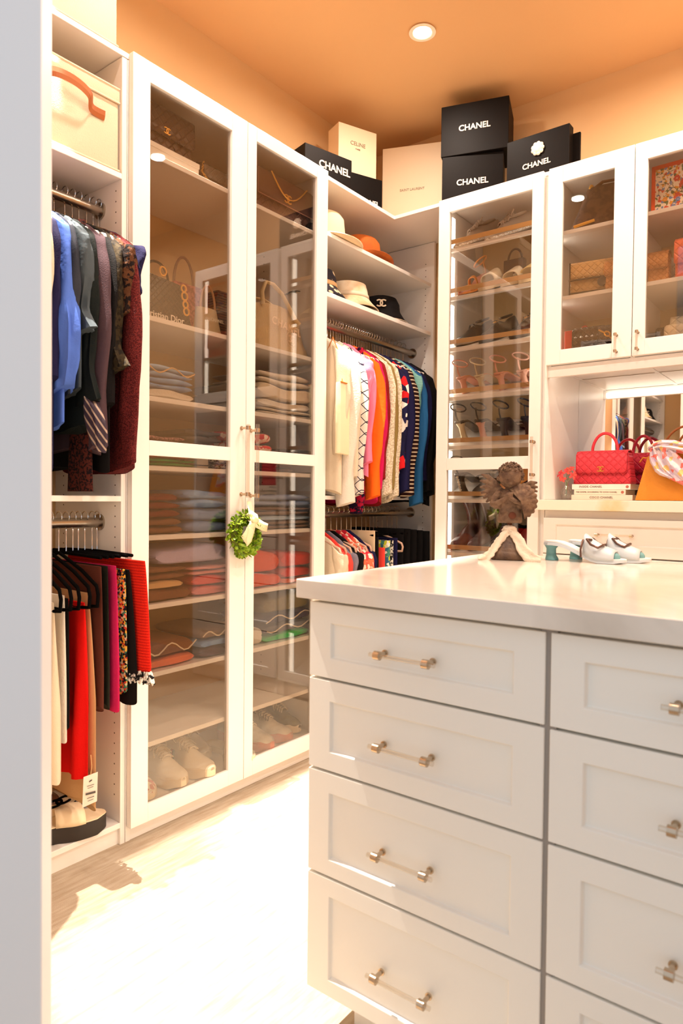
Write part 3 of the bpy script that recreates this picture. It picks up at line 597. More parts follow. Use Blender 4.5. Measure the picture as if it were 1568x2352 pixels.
# ---------------------------------------------------------------- canvas bins
CANV=mat('cream_canvas',(222,204,176),.85,bump=.5,bscale=420,spec=.2); LEA=mat('cognac_leather',(166,92,40),.5); PIPE=mat('canvas_piping',(230,214,186),.7)
def cat(P,n=6):
    P=[Vector(p) for p in P]; o=[]
    for i in range(len(P)-1):
        a,b_,c,d=P[max(i-1,0)],P[i],P[i+1],P[min(i+2,len(P)-1)]
        for k in range(n):
            t_=k/n; o.append(.5*((2*b_)+(c-a)*t_+(2*a-5*b_+4*c-d)*t_*t_+(3*b_-a-3*c+d)*t_**3))
    return o+[P[-1]]
def bin_(label,y0,y1,z0,z1,x0=-2.12,x1=-1.812,hy=0):
    t=thing('storage_bin',label,'bin',((x0+x1)/2,(y0+y1)/2,z0)); a=(x1-x0)/2; c=(y1-y0)/2; h=z1-z0
    MB().box((-a,-c,0),(a,c,h)).build('bin_body',CANV,t,bev=.006,seg=2,smooth=40)
    MB().box((-a-.004,-c-.003,h-.038),(a+.004,c+.003,h+.003)).build('lid',CANV,t,bev=.005,seg=2,smooth=40)
    for z in (.006,h-.040,h+.001): MB().tube([(a+.004,-c,z),(a+.004,c,z),(-a,c,z),(-a,-c,z)],.0035,6,closed=True).build('piping',PIPE,t,smooth=True)
    pts=[(a+.006,-.115,h-.075),(a+.008,-.075,h-.075),(a+.035,-.055,h-.068),(a+.042,0,h-.066),(a+.035,.055,h-.078),(a+.008,.080,h-.098),(a+.006,.125,h-.10)]
    pts=[(p[0],p[1]+hy,p[2]) for p in pts]; pts=cat(pts)
    MB().tube(pts,.0145,4,flat=.1,up=(1,0,0)).build('strap_handle',LEA,t,label='cognac leather strap handle',bev=.001,seg=1)
    return t
bin_('cream canvas storage bin with leather handle on the closet shelf',.66,1.238,2.052,2.300,hy=.115)
bin_('cream canvas storage bin on top of the closet reaching the frame top',.62,1.232,2.4205,2.78)
# ---------------------------------------------------------------- folded clothes
def folded(name,label,cat,y0,y1,z0,z1,m,xf=-1.815,depth=.27,seed=0,group=None,layers=2,trim=None,soft=.35):
    w=(y1-y0)/2; h=z1-z0; d=depth/2
    t=thing(name,label,cat,(xf-d,(y0+y1)/2,z0),group=group); rnd=random.Random(seed*13+int(y0*100)+int(z0*1000)); ph=rnd.uniform(0,6)
    m_=MB(); gap=.0008; lh=h/layers
    for L in range(layers):
        rings=[]; n=14; sh=rnd.uniform(-.006,.004)
        for j in range(n+1):
            v=-1+2*j/n; e=max(.04,(1-abs(v)**(5 if layers>1 else 9)))**.5; ring=[]
            for i in range(20):
                a=2*PI*i/20; c,s=math.cos(a),math.sin(a)
                x=d*math.copysign(abs(c)**.35,c)*(1-.05*(1-e))*(1-(.05*math.exp(-(s/.22)**2) if layers==1 else 0))+sh+.006*math.sin(4*v+ph+L)
                z=lh*L+lh/2+(lh/2-gap)*math.copysign(abs(s)**(.6 if layers>1 else .42),s)*(e if layers<3 else max(e,.6))+ lh*.16*soft*2*math.sin(3.1*v+ph+1.3*L)*(1 if layers else 1)*(.5+.5*s)*(c*.4+.6)
                ring.append((x,v*w*(1-.03*(1-abs(s))),max(z,.0006)))
            rings.append(ring)
        m_.loft(rings)
    m_.build('folded_cloth',m,t,smooth=60)
    if trim: 
        MB().tube([(d+.004,-w*.96+2*w*.96*k/12,h*.55+h*.3*math.sin(k*.9+ph)) for k in range(13)],.0025,6).build('piping',trim,t,smooth=True,label='cream piping')
    return t
denim=fab('pale_denim',(118,156,204),kind='noise',rgb2=(160,188,216),scale=14); denim2=fab('mid_denim',(88,128,184),kind='noise',rgb2=(132,168,208),scale=14)
lilac=fab('lilac_grey_knit',(180,172,202),bump=.6,bscale=80); rose=fab('dusty_rose_knit',(216,134,134),bump=.5); coralk=fab('coral_knit',(214,84,74),bump=.5); salmon=fab('salmon_knit',(222,148,136),bump=.5)
rust=fab('burnt_orange_knit',(224,78,32),bump=.5,bscale=140); redk=fab('bright_red_knit',(212,38,24),bump=.5); peach=fab('peach_knit',(226,120,84)); green=fab('emerald_knit',(20,190,84)); greend=fab('kelly_green_knit',(20,178,96))
blg=fab('blue_grey_cloth',(120,140,176)); ltbl=fab('ice_blue_cloth',(166,192,216)); taupe=fab('taupe_cloth',(128,106,88)); dkgrey=fab('graphite_cloth',(74,70,72)); olv=fab('army_olive_cloth',(110,98,50)); wine=fab('wine_cloth',(104,30,28)); teal2=fab('dark_teal_cloth',(38,66,70)); glit=fab('pink_sequin_cloth',(176,128,122),kind='tweed',rgb2=(120,84,84),scale=120)
FO=[ # name,label,y0,y1,z0,z1,mat,layers,trim
 ('jeans','white folded jeans at the bottom of the denim stack',1.340,1.548,1.3955,1.427,F['offwhite'],2,None),
 ('jeans','mid blue folded jeans in the middle of the denim stack',1.340,1.545,1.428,1.466,denim2,2,None),
 ('jeans','pale blue folded jeans on top of the denim stack',1.340,1.542,1.467,1.504,denim,2,F['tan']),
 ('sweater','thin off-white folded sweater lowest in the white stack',1.845,2.168,1.3955,1.422,F['offwhite'],2,None),
 ('sweater','white folded sweater second from the bottom of the white stack',1.850,2.160,1.423,1.455,F['offwhite'],2,None),
 ('sweater','thick cream folded sweater bulging out of the white stack',1.845,2.172,1.456,1.514,F['cream'],1,None),
 ('sweater','grey-white folded sweater on top of the white stack',1.850,2.166,1.515,1.566,F['offwhite'],2,None),
 ('sweater','graphite folded sweater left of the white stack',1.735,1.838,1.3955,1.50,dkgrey,3,None),
 ('top','pink sequinned folded top behind the door rail',1.340,1.505,1.2385,1.276,glit,2,None),
 ('sweater','graphite folded sweaters behind the door rail',1.512,1.668,1.2385,1.310,dkgrey,3,None),
 ('top','red and white folded top behind the left door rail',1.675,1.735,1.2385,1.312,F['mprint'],2,None),
 ('top','crumpled printed top behind the right door rail',1.80,1.925,1.2385,1.320,F['mprint'],2,None),
 ('sweater','kelly green folded sweater under the door rail',1.340,1.560,1.1755,1.202,greend,2,None),
 ('sweater','orange folded sweater lying on the green one',1.340,1.545,1.2025,1.219,F['orange'],1,None),
 ('top','black and white printed folded top under the door rail',1.625,1.735,1.1755,1.214,F['hound'],2,None),
 ('sweater','dark brown folded sweater under the right door rail',1.80,2.05,1.1755,1.210,F['brown'],2,None),
 ('sweater','terracotta folded sweater below the green and orange ones',1.340,1.500,.9525,1.005,F['brown2'],2,None),
 ('sweater','wine red folded sweater on the terracotta one',1.340,1.495,1.006,1.060,wine,2,None),
 ('sweater','wine red thin folded sweater topmost on that pile',1.340,1.480,1.061,1.085,wine,1,None),
 ('shirt','blue-grey shirt in its clear wrapper, lower of two',1.515,1.715,.9525,1.035,blg,2,None),
 ('shirt','lighter blue-grey shirt in its clear wrapper, upper of two',1.505,1.700,1.036,1.10,denim2,2,None),
 ('sweater','taupe folded trousers lowest on the right middle shelf',1.79,2.175,.9525,.985,taupe,2,None),
 ('sweater','ice blue folded sweater on the right middle shelf',1.84,2.172,.986,1.006,ltbl,1,None),
 ('sweater','brown folded sweater above the ice blue one',1.80,2.176,1.007,1.040,taupe,2,None),
 ('sweater','blue-grey folded sweater topmost on the right middle shelf',1.80,2.170,1.041,1.088,blg,2,None),
 ('sweater','dark brown folded sweater at the bottom left of the knitwear shelf',1.338,1.535,.7315,.772,F['brown2'],2,None),
 ('sweater','tan folded sweater in the brown knitwear pile',1.338,1.505,.773,.800,F['tan'],1,None),
 ('sweater','brown folded sweater topmost of the brown pile',1.338,1.520,.801,.846,F['brown2'],2,None),
 ('sweater','dusty pink folded sweater under the coral one',1.542,1.735,.7315,.766,rose,2,None),
 ('sweater','coral folded sweater between two pinks',1.538,1.735,.767,.803,coralk,2,None),
 ('sweater','salmon pink folded sweater under the lilac one',1.530,1.735,.804,.836,salmon,2,None),
 ('sweater','lilac grey fluffy sweater heaped on the knitwear shelf',1.385,1.725,.848,.908,lilac,1,None),
 ('sweater','burnt orange folded sweater, lower of two',1.79,1.984,.7315,.785,rust,1,None),
 ('sweater','burnt orange folded sweater, upper of two',1.79,1.982,.786,.872,rust,2,None),
 ('sweater','peach folded sweater under the bright red ones',1.995,2.175,.7315,.752,peach,1,None),
 ('sweater','bright red folded sweater, lower of two',2.000,2.180,.753,.795,redk,2,None),
 ('sweater','bright red folded sweater, upper of two',1.995,2.182,.796,.855,redk,2,None),
 ('sweater','rust orange folded sweater on the lower left shelf',1.338,1.562,.5115,.545,peach,2,None),
 ('sweater','brown folded sweater with cream edge on the lower left shelf',1.338,1.555,.546,.600,F['brown2'],2,F['cream']),
 ('sweater','plum folded sweater at the bottom beside the rust one',1.575,1.735,.5115,.545,F['plum'],2,None),
 ('sweater','blue folded sweater on the plum one',1.575,1.735,.546,.575,denim2,2,None),
 ('sweater','taupe folded sweater with cream edge on the blue one',1.578,1.735,.576,.610,taupe,1,F['cream']),
 ('sweater','emerald green folded sweater on the lower right shelf',1.892,2.175,.5115,.542,green,2,None),
 ('sweater','graphite folded sweater with cream piping over the green one',1.895,2.175,.543,.580,dkgrey,2,F['cream']),
 ('sweater','navy folded sweater with cream piping',1.890,2.172,.581,.622,F['navy'],2,F['cream']),
 ('sweater','army olive folded sweater topmost on the lower right shelf',1.885,2.170,.623,.690,olv,2,None),
 ('top','small cream rolled top left of the green pile',1.805,1.880,.5115,.585,F['offwhite'],2,None),
]
for i,(n_,lab,y0,y1,z0,z1,mt,ly,tr) in enumerate(FO):
    folded(n_,lab,{'jeans':'jeans','shirt':'shirt','top':'top'}.get(n_,'sweater'),y0,y1,z0,z1,mt,seed=i,layers=1 if (z0<.80 or lab.startswith(('thick','white folded'))) else ly,trim=tr,group='folded clothes in the glazed cabinet',soft=.5 if ly==1 else .35)
t=thing('gift_box','small white box with a dark band under the door rail','box',(-1.86,1.592,1.1755))
MB().box((-.03,-.026,0),(.03,.026,.036)).build('box_body',mat('white_card',(244,236,222),.6),t,bev=.001,seg=1); MB().box((-.0305,-.0265,.008),(.0305,.0265,.012)).build('band',F['black'],t)
# ---------------------------------------------------------------- logos, chains, bags
def cc(parent,M,r,m,d=.002,wid=.20,name='emblem'):
    b_=MB(); b_.M=M
    for sx in (1,-1):
        n=20; ring=[]; 
        for k in range(n+1):
            a=math.radians(44+272*k/n); ring.append((r*math.cos(a)*sx*1.0-(-.55*r*sx),r*math.sin(a)))
        pin=[]
        for k in range(n,-1,-1):
            a=math.radians(44+272*k/n); q=r*(1-wid*1.5); pin.append((q*math.cos(a)*sx+.55*r*sx,q*math.sin(a)))
        off=[( -p[0]+0,p[1]) for p in ring]; inn=[(-p[0],p[1]) for p in pin]
        vs=[]; N=n+1
        for z in (0,d): vs+=[(x,y,z+(.0004 if sx>0 else 0)) for x,y in off]+[(x,y,z+(.0004 if sx>0 else 0)) for x,y in inn[::-1]]
        fs=[]
        for k in range(n):
            fs+=[(k,k+1,N+k+1,N+k),(2*N+k,3*N+k,3*N+k+1,2*N+k+1),(k,2*N+k,2*N+k+1,k+1),(N+k,N+k+1,3*N+k+1,3*N+k)]
        fs+=[(0,N,3*N,2*N),(n,2*N+n,3*N+n,N+n)]
        b_.add(vs,fs)
    return b_.build(name,m,parent,label='interlocking double-C emblem')
def chain(parent,pts,m,r=.0042,name='chain'):
    b_=MB(); P=[Vector(p) for p in pts]; L=[0]
    for a,c in zip(P,P[1:]): L.append(L[-1]+(c-a).length)
    n=max(2,int(L[-1]/(r*1.75)))
    for k in range(n):
        d=L[-1]*k/(n-1); i=0
        while i<len(L)-2 and L[i+1]<d: i+=1
        f=(d-L[i])/max(1e-6,L[i+1]-L[i]); c=P[i].lerp(P[i+1],f); tg=(P[i+1]-P[i]).normalized()
        a=Vector((0,0,1)) if abs(tg.z)<.9 else Vector((1,0,0)); u_=(a-tg*a.dot(tg)).normalized(); v_=tg.cross(u_); s=u_ if k%2 else v_
        b_.tube([c+tg*math.cos(q)*r*1.25+s*math.sin(q)*r*.8 for q in [2*PI*j/8 for j in range(8)]],r*.3,4,closed=True)
    return b_.build(name,m,parent,smooth=True,kind='stuff')
def arc(cx,cz,r,y,a0=0,a1=180,n=14,sz=1.0): return [(cx+r*math.cos(math.radians(a0+(a1-a0)*k/n)),y,cz+r*sz*math.sin(math.radians(a0+(a1-a0)*k/n))) for k in range(n+1)]
def bag(label,loc,rz,w,h,d,m,flap=.55,fm=None,bot=1.0,clasp=GOLD,cr=.009,edge=None,name='handbag',group=None,handle=None,gusset=.012,strap=None,tilt=(0,0),fbev=.012):
    t=thing(name,label,'handbag',loc,rz,group,tilt); a=w/2
    MB().add([(-a*bot,-d/2,0),(a*bot,-d/2,0),(a*bot,d/2,0),(-a*bot,d/2,0),(-a,-d/2*.8,h),(a,-d/2*.8,h),(a,d/2*.8,h),(-a,d/2*.8,h)],[(0,3,2,1),(4,5,6,7),(0,1,5,4),(1,2,6,5),(2,3,7,6),(3,0,4,7)]).build('bag_body',m,t,bev=gusset,seg=3,smooth=60)
    if flap:
        zf=h*(1-flap); yb=-d/2-.004
        f_=MB(); prof=[(d/2*.7,h-.012),(d/2*.62,h+.004),(0,h+.008),(yb+.012,h+.003),(yb-.002,h-.010),(yb-.004,zf+.02),(yb-.003,zf)]
        f_.loft([[(x*a*1.01,p[0],p[1]+(.004 if abs(x)==1 and p[1]==zf else 0)) for p in prof] for x in (-1,-.92,-.5,0,.5,.92,1)],False,False)
        f_.build('flap',fm or m,t,smooth=60,solid=.005)
        if edge: MB().tube([(-a,yb-.006,h-.01),(-a,yb-.006,zf),(a,yb-.006,zf),(a,yb-.006,h-.01)],.0022,6).build('flap_edge',edge,t,smooth=True)
        if clasp: cc(t,frontM(0,yb-.0075,zf+cr*1.6),cr,clasp)
    elif clasp: cc(t,frontM(0,-d/2-.001,h*.55),cr,clasp)
    if handle: MB().tube(arc(0,h+.004,handle[0],0,0,180,18,handle[1]),handle[2],10).build('handle',handle[3],t,smooth=True)
    if strap: chain(t,strap,GOLD)
    return t
def leather(n,rgb,q=True,sc=18,r=.35,**k): return mat(n,rgb,r,kind='quilt' if q else k.pop('kind',None),scale=sc,bump=.8 if q else .3,**k) if q else mat(n,rgb,r,bump=.3,bscale=200,**k)
blkq=leather('black_quilted_leather',(26,20,18),sc=16); brq=leather('bronze_quilted_leather',(74,50,38),sc=14,r=.3); gryq=leather('pewter_quilted_leather',(96,84,70),sc=18,r=.25)
brs=mat('chocolate_suede',(84,52,42),.8,bump=.3,bscale=200); blk=mat('black_patent',(16,12,12),.12)
# bags behind the glazed doors (local front is turned to face the room)
Q=PI/2
t=thing('shoe_box','long white lidded box under the black quilted bag','box',(-1.955,1.425,2.1605)); MB().box((-.14,-.130,0),(.14,.130,.041)).build('box_body',mat('white_card',(244,236,222),.6),t,bev=.001,seg=1); MB().box((-.142,-.132,.026),(.142,.132,.0425)).build('lid',mat('white_card',(244,236,222),.6),t,bev=.001,seg=1)
bag('black quilted flap bag with a gold clasp on the white box',(-1.90,1.448,2.2035),Q,.235,.155,.08,brq,.62,cr=.011)
bag('small pewter quilted bag at the right of the left top shelf',(-1.88,1.665,2.1605),Q,.125,.080,.06,gryq,.6,clasp=None,strap=[(-.06,-.03,.08),(-.075,-.04,.04),(-.05,-.05,.01)])
bag('second pewter quilted bag leaning by the centre of the top shelf',(-1.90,1.765,2.1605),Q,.07,.085,.05,brq,.6,clasp=None)
b_=bag('large brown quilted flap bag with gold clasp on the right top shelf',(-1.90,2.030,2.1605),Q,.33,.175,.10,leather('brown_quilted_caviar',(96,62,48),sc=12,r=.4),.60,fm=brs,cr=.017,edge=mat('brown_piping',(150,100,80),.4))
MB().tube([(-.10,-.066,.170)]+[(-.10+.21*k/10,-.066,.170-.075*math.sin(PI*k/10)) for k in range(1,10)]+[(.11,-.066,.170)],.003,6).build('strap_loop',GOLD,b_,smooth=True)
t=thing('belt_roll','rolled black belt standing at the right end of the top shelf','belt',(-1.84,2.172,2.1605)); MB().tube([(.0,.024*math.cos(a)*(1-.02*a),.026+.024*math.sin(a)*(1-.02*a)) for a in [2*PI*k/12 for k in range(37)]],.011,4,flat=.15,up=(0,0,1)).build('coil',blk,t)
# second shelf: black bags with gold charms, cream bags, canvas tote
t=thing('handbag','black patent lady bag with gold letter charms behind the left pane','handbag',(-1.90,1.445,1.6485),Q)
MB().add([(-.115,-.05,0),(.115,-.05,0),(.115,.05,0),(-.115,.05,0),(-.095,-.03,.165),(.095,-.03,.150),(.095,.03,.150),(-.095,.03,.165)],[(0,3,2,1),(4,5,6,7),(0,1,5,4),(1,2,6,5),(2,3,7,6),(3,0,4,7)]).build('bag_body',leather('black_cannage',(16,12,10),sc=22,r=.35),t,bev=.008,seg=2,smooth=60)
for nm,(cx,cz,r) in dict(charm=(-.02,.165,.013),charm2=(.066,.13,.010),charm3=(.070,.105,.012),charm4=(.074,.078,.010),charm5=(.078,.055,.011)).items():
    MB().tube([(cx+r*math.cos(a),-.062,cz+r*1.1*math.sin(a)) for a in [2*PI*k/14 for k in range(14)]],.0032,6,closed=True).build('charm',GOLD,t,smooth=True)
text_mesh('lettering','Christian Dior',.030,mat('white_ink',(236,228,214),.5),t,frontM(-.012,-.0530,.022),bold=.0003); 
MB().tube(arc(0,.155,.05,0,0,180,16,1.2),.0045,8).build('handle',blk,t,smooth=True)
t=thing('handbag','cream leather bag with tied corner at the end of the left shelf','handbag',(-1.90,1.672,1.6485),Q)
MB().loft([[(.062*(1-.25*s)*math.cos(a)*1.0+(-.008*s),-.0+.04*(1-.5*s)*math.sin(a),.105*s) for a in [2*PI*k/20 for k in range(20)]] for s in (0,.05,.3,.6,.85,1)]).build('bag_body',mat('sand_canvas',(214,186,140),.7,bump=.4,bscale=300),t,smooth=50)
text_mesh('lettering','CHANEL',.016,mat('pale_ink',(244,226,190),.6),t,frontM(.01,-.0415,.06))
MB().tube(arc(.0,.10,.035,0,0,180,12,2.6),.004,8).build('handle',mat('natural_leather',(206,150,98),.5),t,smooth=True)
bag('rose tweed handbag standing behind the cream one',(-2.02,1.66,1.6485),Q,.13,.21,.08,fab('rose_tweed',(196,110,104),kind='tweed',rgb2=(150,70,70),scale=80),0,clasp=None,handle=(.045,2.2,.005,mat('brown_leather',(120,66,40),.5)))
t=thing('canvas_tote','large sand canvas tote with knotted handles behind the right pane','handbag',(-1.905,2.015,1.6485),Q)
TOTE=mat('sand_twill',(216,190,146),.8,kind='stripe',rgb2=(204,178,134),scale=60,dirn='X',bump=.4)
rings=[]
for j in range(13):
    s=j/12; a_=.165-.02*s-.015*math.sin(PI*s); ring=[]
    for i in range(36):
        q=2*PI*i/36; x=a_*math.copysign(abs(math.cos(q))**.5,math.cos(q)); y=(.075-.035*s)*math.copysign(abs(math.sin(q))**.6,math.sin(q))
        k=1+.10*noise.noise(Vector((x*14,s*4,i/12))); ring.append((x*k,y*k,.19*s-.045*max(0,s-.7)*(abs(x)/.15)**2*(1 if x>0 else .4)*3))
    rings.append(ring)
MB().loft(rings).build('bag_body',TOTE,t,smooth=60)
HC=mat('cream_webbing',(236,214,170),.7)
MB().tube([(-.10,-.045,.175),(-.11,-.05,.22),(-.09,-.05,.262),(-.05,-.05,.262),(0,-.052,.235),(.04,-.055,.19),(.075,-.06,.145),(.095,-.062,.135)],.0105,8,flat=.55).build('handle',HC,t,smooth=True)
MB().tube([(-.13,.02,.175),(-.10,.02,.21),(-.04,.015,.218),(.02,.01,.20),(.07,.0,.165)],.0095,8,flat=.55).build('handle',HC,t,smooth=True)
pink=mat('tote_ink',(238,206,168),.6)
text_mesh('lettering','CHANEL',.042,pink,t,frontM(.01,-.0705,.105)@Matrix.Rotation(math.radians(-9),4,'Z'),bold=.0006,space=1.1)
cc(t,frontM(.03,-.0765,.060),.014,pink)
MB().tube([(.03+.028*math.cos(a),-.0765,.060+.028*math.sin(a)) for a in [2*PI*k/20 for k in range(20)]],.0012,4,closed=True).build('ring_print',pink,t)
bag('brown woven bag standing behind the canvas tote',(-2.07,1.92,1.6485),Q,.15,.245,.08,mat('brown_weave',(110,74,50),.7,kind='stripe',rgb2=(60,38,28),scale=30,dirn='Z',bump=.5),0,clasp=None)
t=thing('clutch','black clutch lying flat behind the right door rail','handbag',(-1.90,2.09,1.2385),Q); MB().box((-.085,-.07,0),(.085,.07,.028)).build('bag_body',blk,t,bev=.008,seg=2,smooth=60); MB().box((-.085,-.073,.012),(.085,.02,.031)).build('flap',blk,t,bev=.002,seg=1)
# ---------------------------------------------------------------- hats
def hat(label,loc,m,prof,sx=1,sy=1,warp=0,band=None,name='hat',tilt=(0,0),rz=0,n=44):
    t=thing(name,label,'hat',loc,rz,None,tilt); rings=[]
    for r,z in prof:
        ring=[]
        for k in range(n):
            a=2*PI*k/n; ww=warp*(max(0,r-.095)/.08)*math.cos(2*a); ring.append((r*sx*math.cos(a),r*sy*math.sin(a),z+ww))
        rings.append(ring)
    MB().loft(rings,True,False).build('hat_body',m,t,smooth=50,solid=.0025)
    if band: MB().lathe((0,0,0),[(band[0],band[2]),(band[1],band[3])],n,sx,sy,caps=False).build('hat_band',band[4],t,smooth=60,solid=.002)
    return t
hat('cream wide-brimmed felt hat at the left of the top hat shelf',(-1.935,2.372,2.1945),mat('cream_felt',(244,220,178),.9),[(.175,.002),(.14,.001),(.104,.003),(.098,.010),(.094,.05),(.086,.115),(.072,.134),(.04,.129),(.001,.124)],1.0,1.05,.004,(.0995,.0955,.008,.032,mat('sand_ribbon',(226,200,160),.6)),tilt=(0,.03))
hat('rust suede fedora with curved brim on the top hat shelf',(-1.935,2.660,2.196),mat('rust_suede',(196,104,30),.85,kind='noise',rgb2=(160,78,20),scale=9,bump=.4,bscale=90),[(.158,.012),(.135,.004),(.104,.003),(.098,.012),(.094,.05),(.088,.094),(.076,.110),(.045,.096),(.001,.090)],.92,1.12,.012)
pat=mat('black_white_trellis',(236,214,176),.8,kind='cells',rgb2=(30,28,40),scale=30); pat2=mat('sand_band_cloth',(214,176,124),.8)
BK=[(.150,.004),(.128,.030),(.108,.055),(.104,.062),(.100,.10),(.090,.128),(.075,.136),(.04,.138),(.001,.138)]
hat('black and cream trellis bucket hat at the left of the lower hat shelf',(-1.955,2.330,1.9415),pat,BK,1,1,0,(.1085,.1045,.056,.076,pat2),name='bucket_hat')
tie=mat('tie_dye_cotton',(244,232,208),.8,kind='noise',rgb2=(206,176,134),scale=9)
hat('cream tie-dye bucket hat in the middle of the lower hat shelf',(-1.945,2.565,1.9415),tie,[(.150,.004),(.125,.030),(.103,.058),(.100,.062),(.094,.10),(.087,.126),(.072,.132),(.001,.132)],1,1,.006,(.1045,.1005,.060,.078,F['cream']),name='bucket_hat')
t=hat('black bucket hat with a cream double-C emblem on the lower hat shelf',(-1.945,2.845,1.9415),F['black'],[(.142,.003),(.120,.030),(.102,.058),(.098,.07),(.095,.10),(.080,.128),(.05,.138),(.001,.140)],.95,1,.0,name='bucket_hat')
cc(t,Matrix.Rotation(math.radians(36),4,'Z')@frontM(0,-.100,.085)@Matrix.Rotation(math.radians(-8),4,'X'),.019,F['cream'],d=.004,wid=.22)
MB().tube([(.136*math.cos(a),.143*math.sin(a),.006) for a in [2*PI*k/40 for k in range(40)]],.002,5,closed=True).build('brim_edge',F['cream'],t,smooth=True,label='cream brim edge')
# ---------------------------------------------------------------- boxes on the top board
BLKB=mat('black_card',(15,10,7),.5,spec=.12); WCARD=mat('cream_card',(240,218,184),.55); BW=mat('white_foil',(244,232,214),.4); GI=mat('grey_ink',(150,128,104),.6)
def gbox(label,loc,rz,w,d,h,m,txt,size,tz,tm,lid=.0,bold=0.0,name='gift_box',space=1.0,tx=0,sub=None):
    t=thing(name,label,'box',loc,rz)
    MB().box((-w/2,-d/2,0),(w/2,d/2,h)).build('box_body',m,t,bev=.0015,seg=1)
    if lid: MB().box((-w/2-.002,-d/2-.002,h-lid),(w/2+.002,d/2+.002,h+.001)).build('lid',m,t,bev=.0015,seg=1)
    text_mesh('lettering',txt,size,tm,t,frontM(tx,-d/2-.0030 if lid else -d/2-.0012,tz),bold=bold,space=space)
    if sub: text_mesh('lettering',sub,size*.4,tm,t,frontM(tx,-d/2-.0012,tz-size*.9))
    return t
def place(p0,p1,d):  # front-bottom edge from p0 (left) to p1 (right); returns centre and rotation
    v=Vector((p1[0]-p0[0],p1[1]-p0[1],0)); a=math.atan2(v.y,v.x); n_=Vector((-v.y,v.x,0)).normalized(); c=(Vector((p0[0],p0[1],0))+Vector((p1[0],p1[1],0)))/2+n_*d/2
    return c,a,v.length
TB=2.4195
c,a,L_=place((-1.868,2.165),(-1.805,2.405),.12); gbox('black lidless box with white brand lettering nearest the glazed doors',(c.x,c.y,TB),a,L_,.12,.128,BLKB,'CHANEL',.043,.064,BW,bold=.001,tx=.03)
c,a,L_=place((-1.985,2.54),(-1.905,2.735),.10); gbox('tall cream box with small grey lettering rising behind the black boxes',(c.x,c.y,TB),a,L_,.10,.415,WCARD,'CELINE',.026,.335,GI,sub='PARIS')
c,a,L_=place((-1.930,2.535),(-1.855,2.715),.06); gbox('low black box with white lettering between the cream boxes',(c.x+.0,c.y,TB),a,L_,.06,.170,BLKB,'CHANEL',.031,.050,BW,bold=.0007,tx=.02)
c,a,L_=place((-1.985,2.905),(-1.700,3.020),.08); gbox('large square cream box in the corner with tiny centred lettering',(c.x,c.y,TB),a,L_,.08,.435,WCARD,'SAINT LAURENT',.017,.215,GI)
c,a,L_=place((-1.580,2.800),(-1.325,2.905),.18); gbox('black box with white lettering, lower of the tall stack',(c.x,c.y,TB),a,L_,.18,.232,BLKB,'CHANEL',.037,.108,BW,bold=.0008,tx=0)
c,a,L_=place((-1.586,2.797),(-1.296,2.890),.20); gbox('black box with white lettering, upper of the tall stack',(c.x,c.y,TB+.2335),a,L_,.20,.228,BLKB,'CHANEL',.037,.116,BW,bold=.0008,tx=0)
t=thing('shopping_bag','black paper shopping bag with a white camellia and lettering','bag',(-1.118,2.800,TB))
MB().box((-.138,-.012,0),(.132,.035,.195)).build('bag_body',BLKB,t,bev=.001,seg=1)
MB().box((-.120,.036,.0),(.160,.048,.172)).build('rear_fold',BLKB,t,bev=.001,seg=1)
text_mesh('lettering','CHANEL',.0315,BW,t,frontM(-.006,-.0135,.068),bold=.0007)
m=MB()
for k in range(9): a=2*PI*k/9; m.ell((.000+.020*math.cos(a),-.016,.130+.020*math.sin(a)),(.0095,.006,.0095),10,6)
m.ell((0,-.018,.130),(.021,.007,.021),14,6); m.build('camellia',BW,t,smooth=True,label='white camellia rosette')
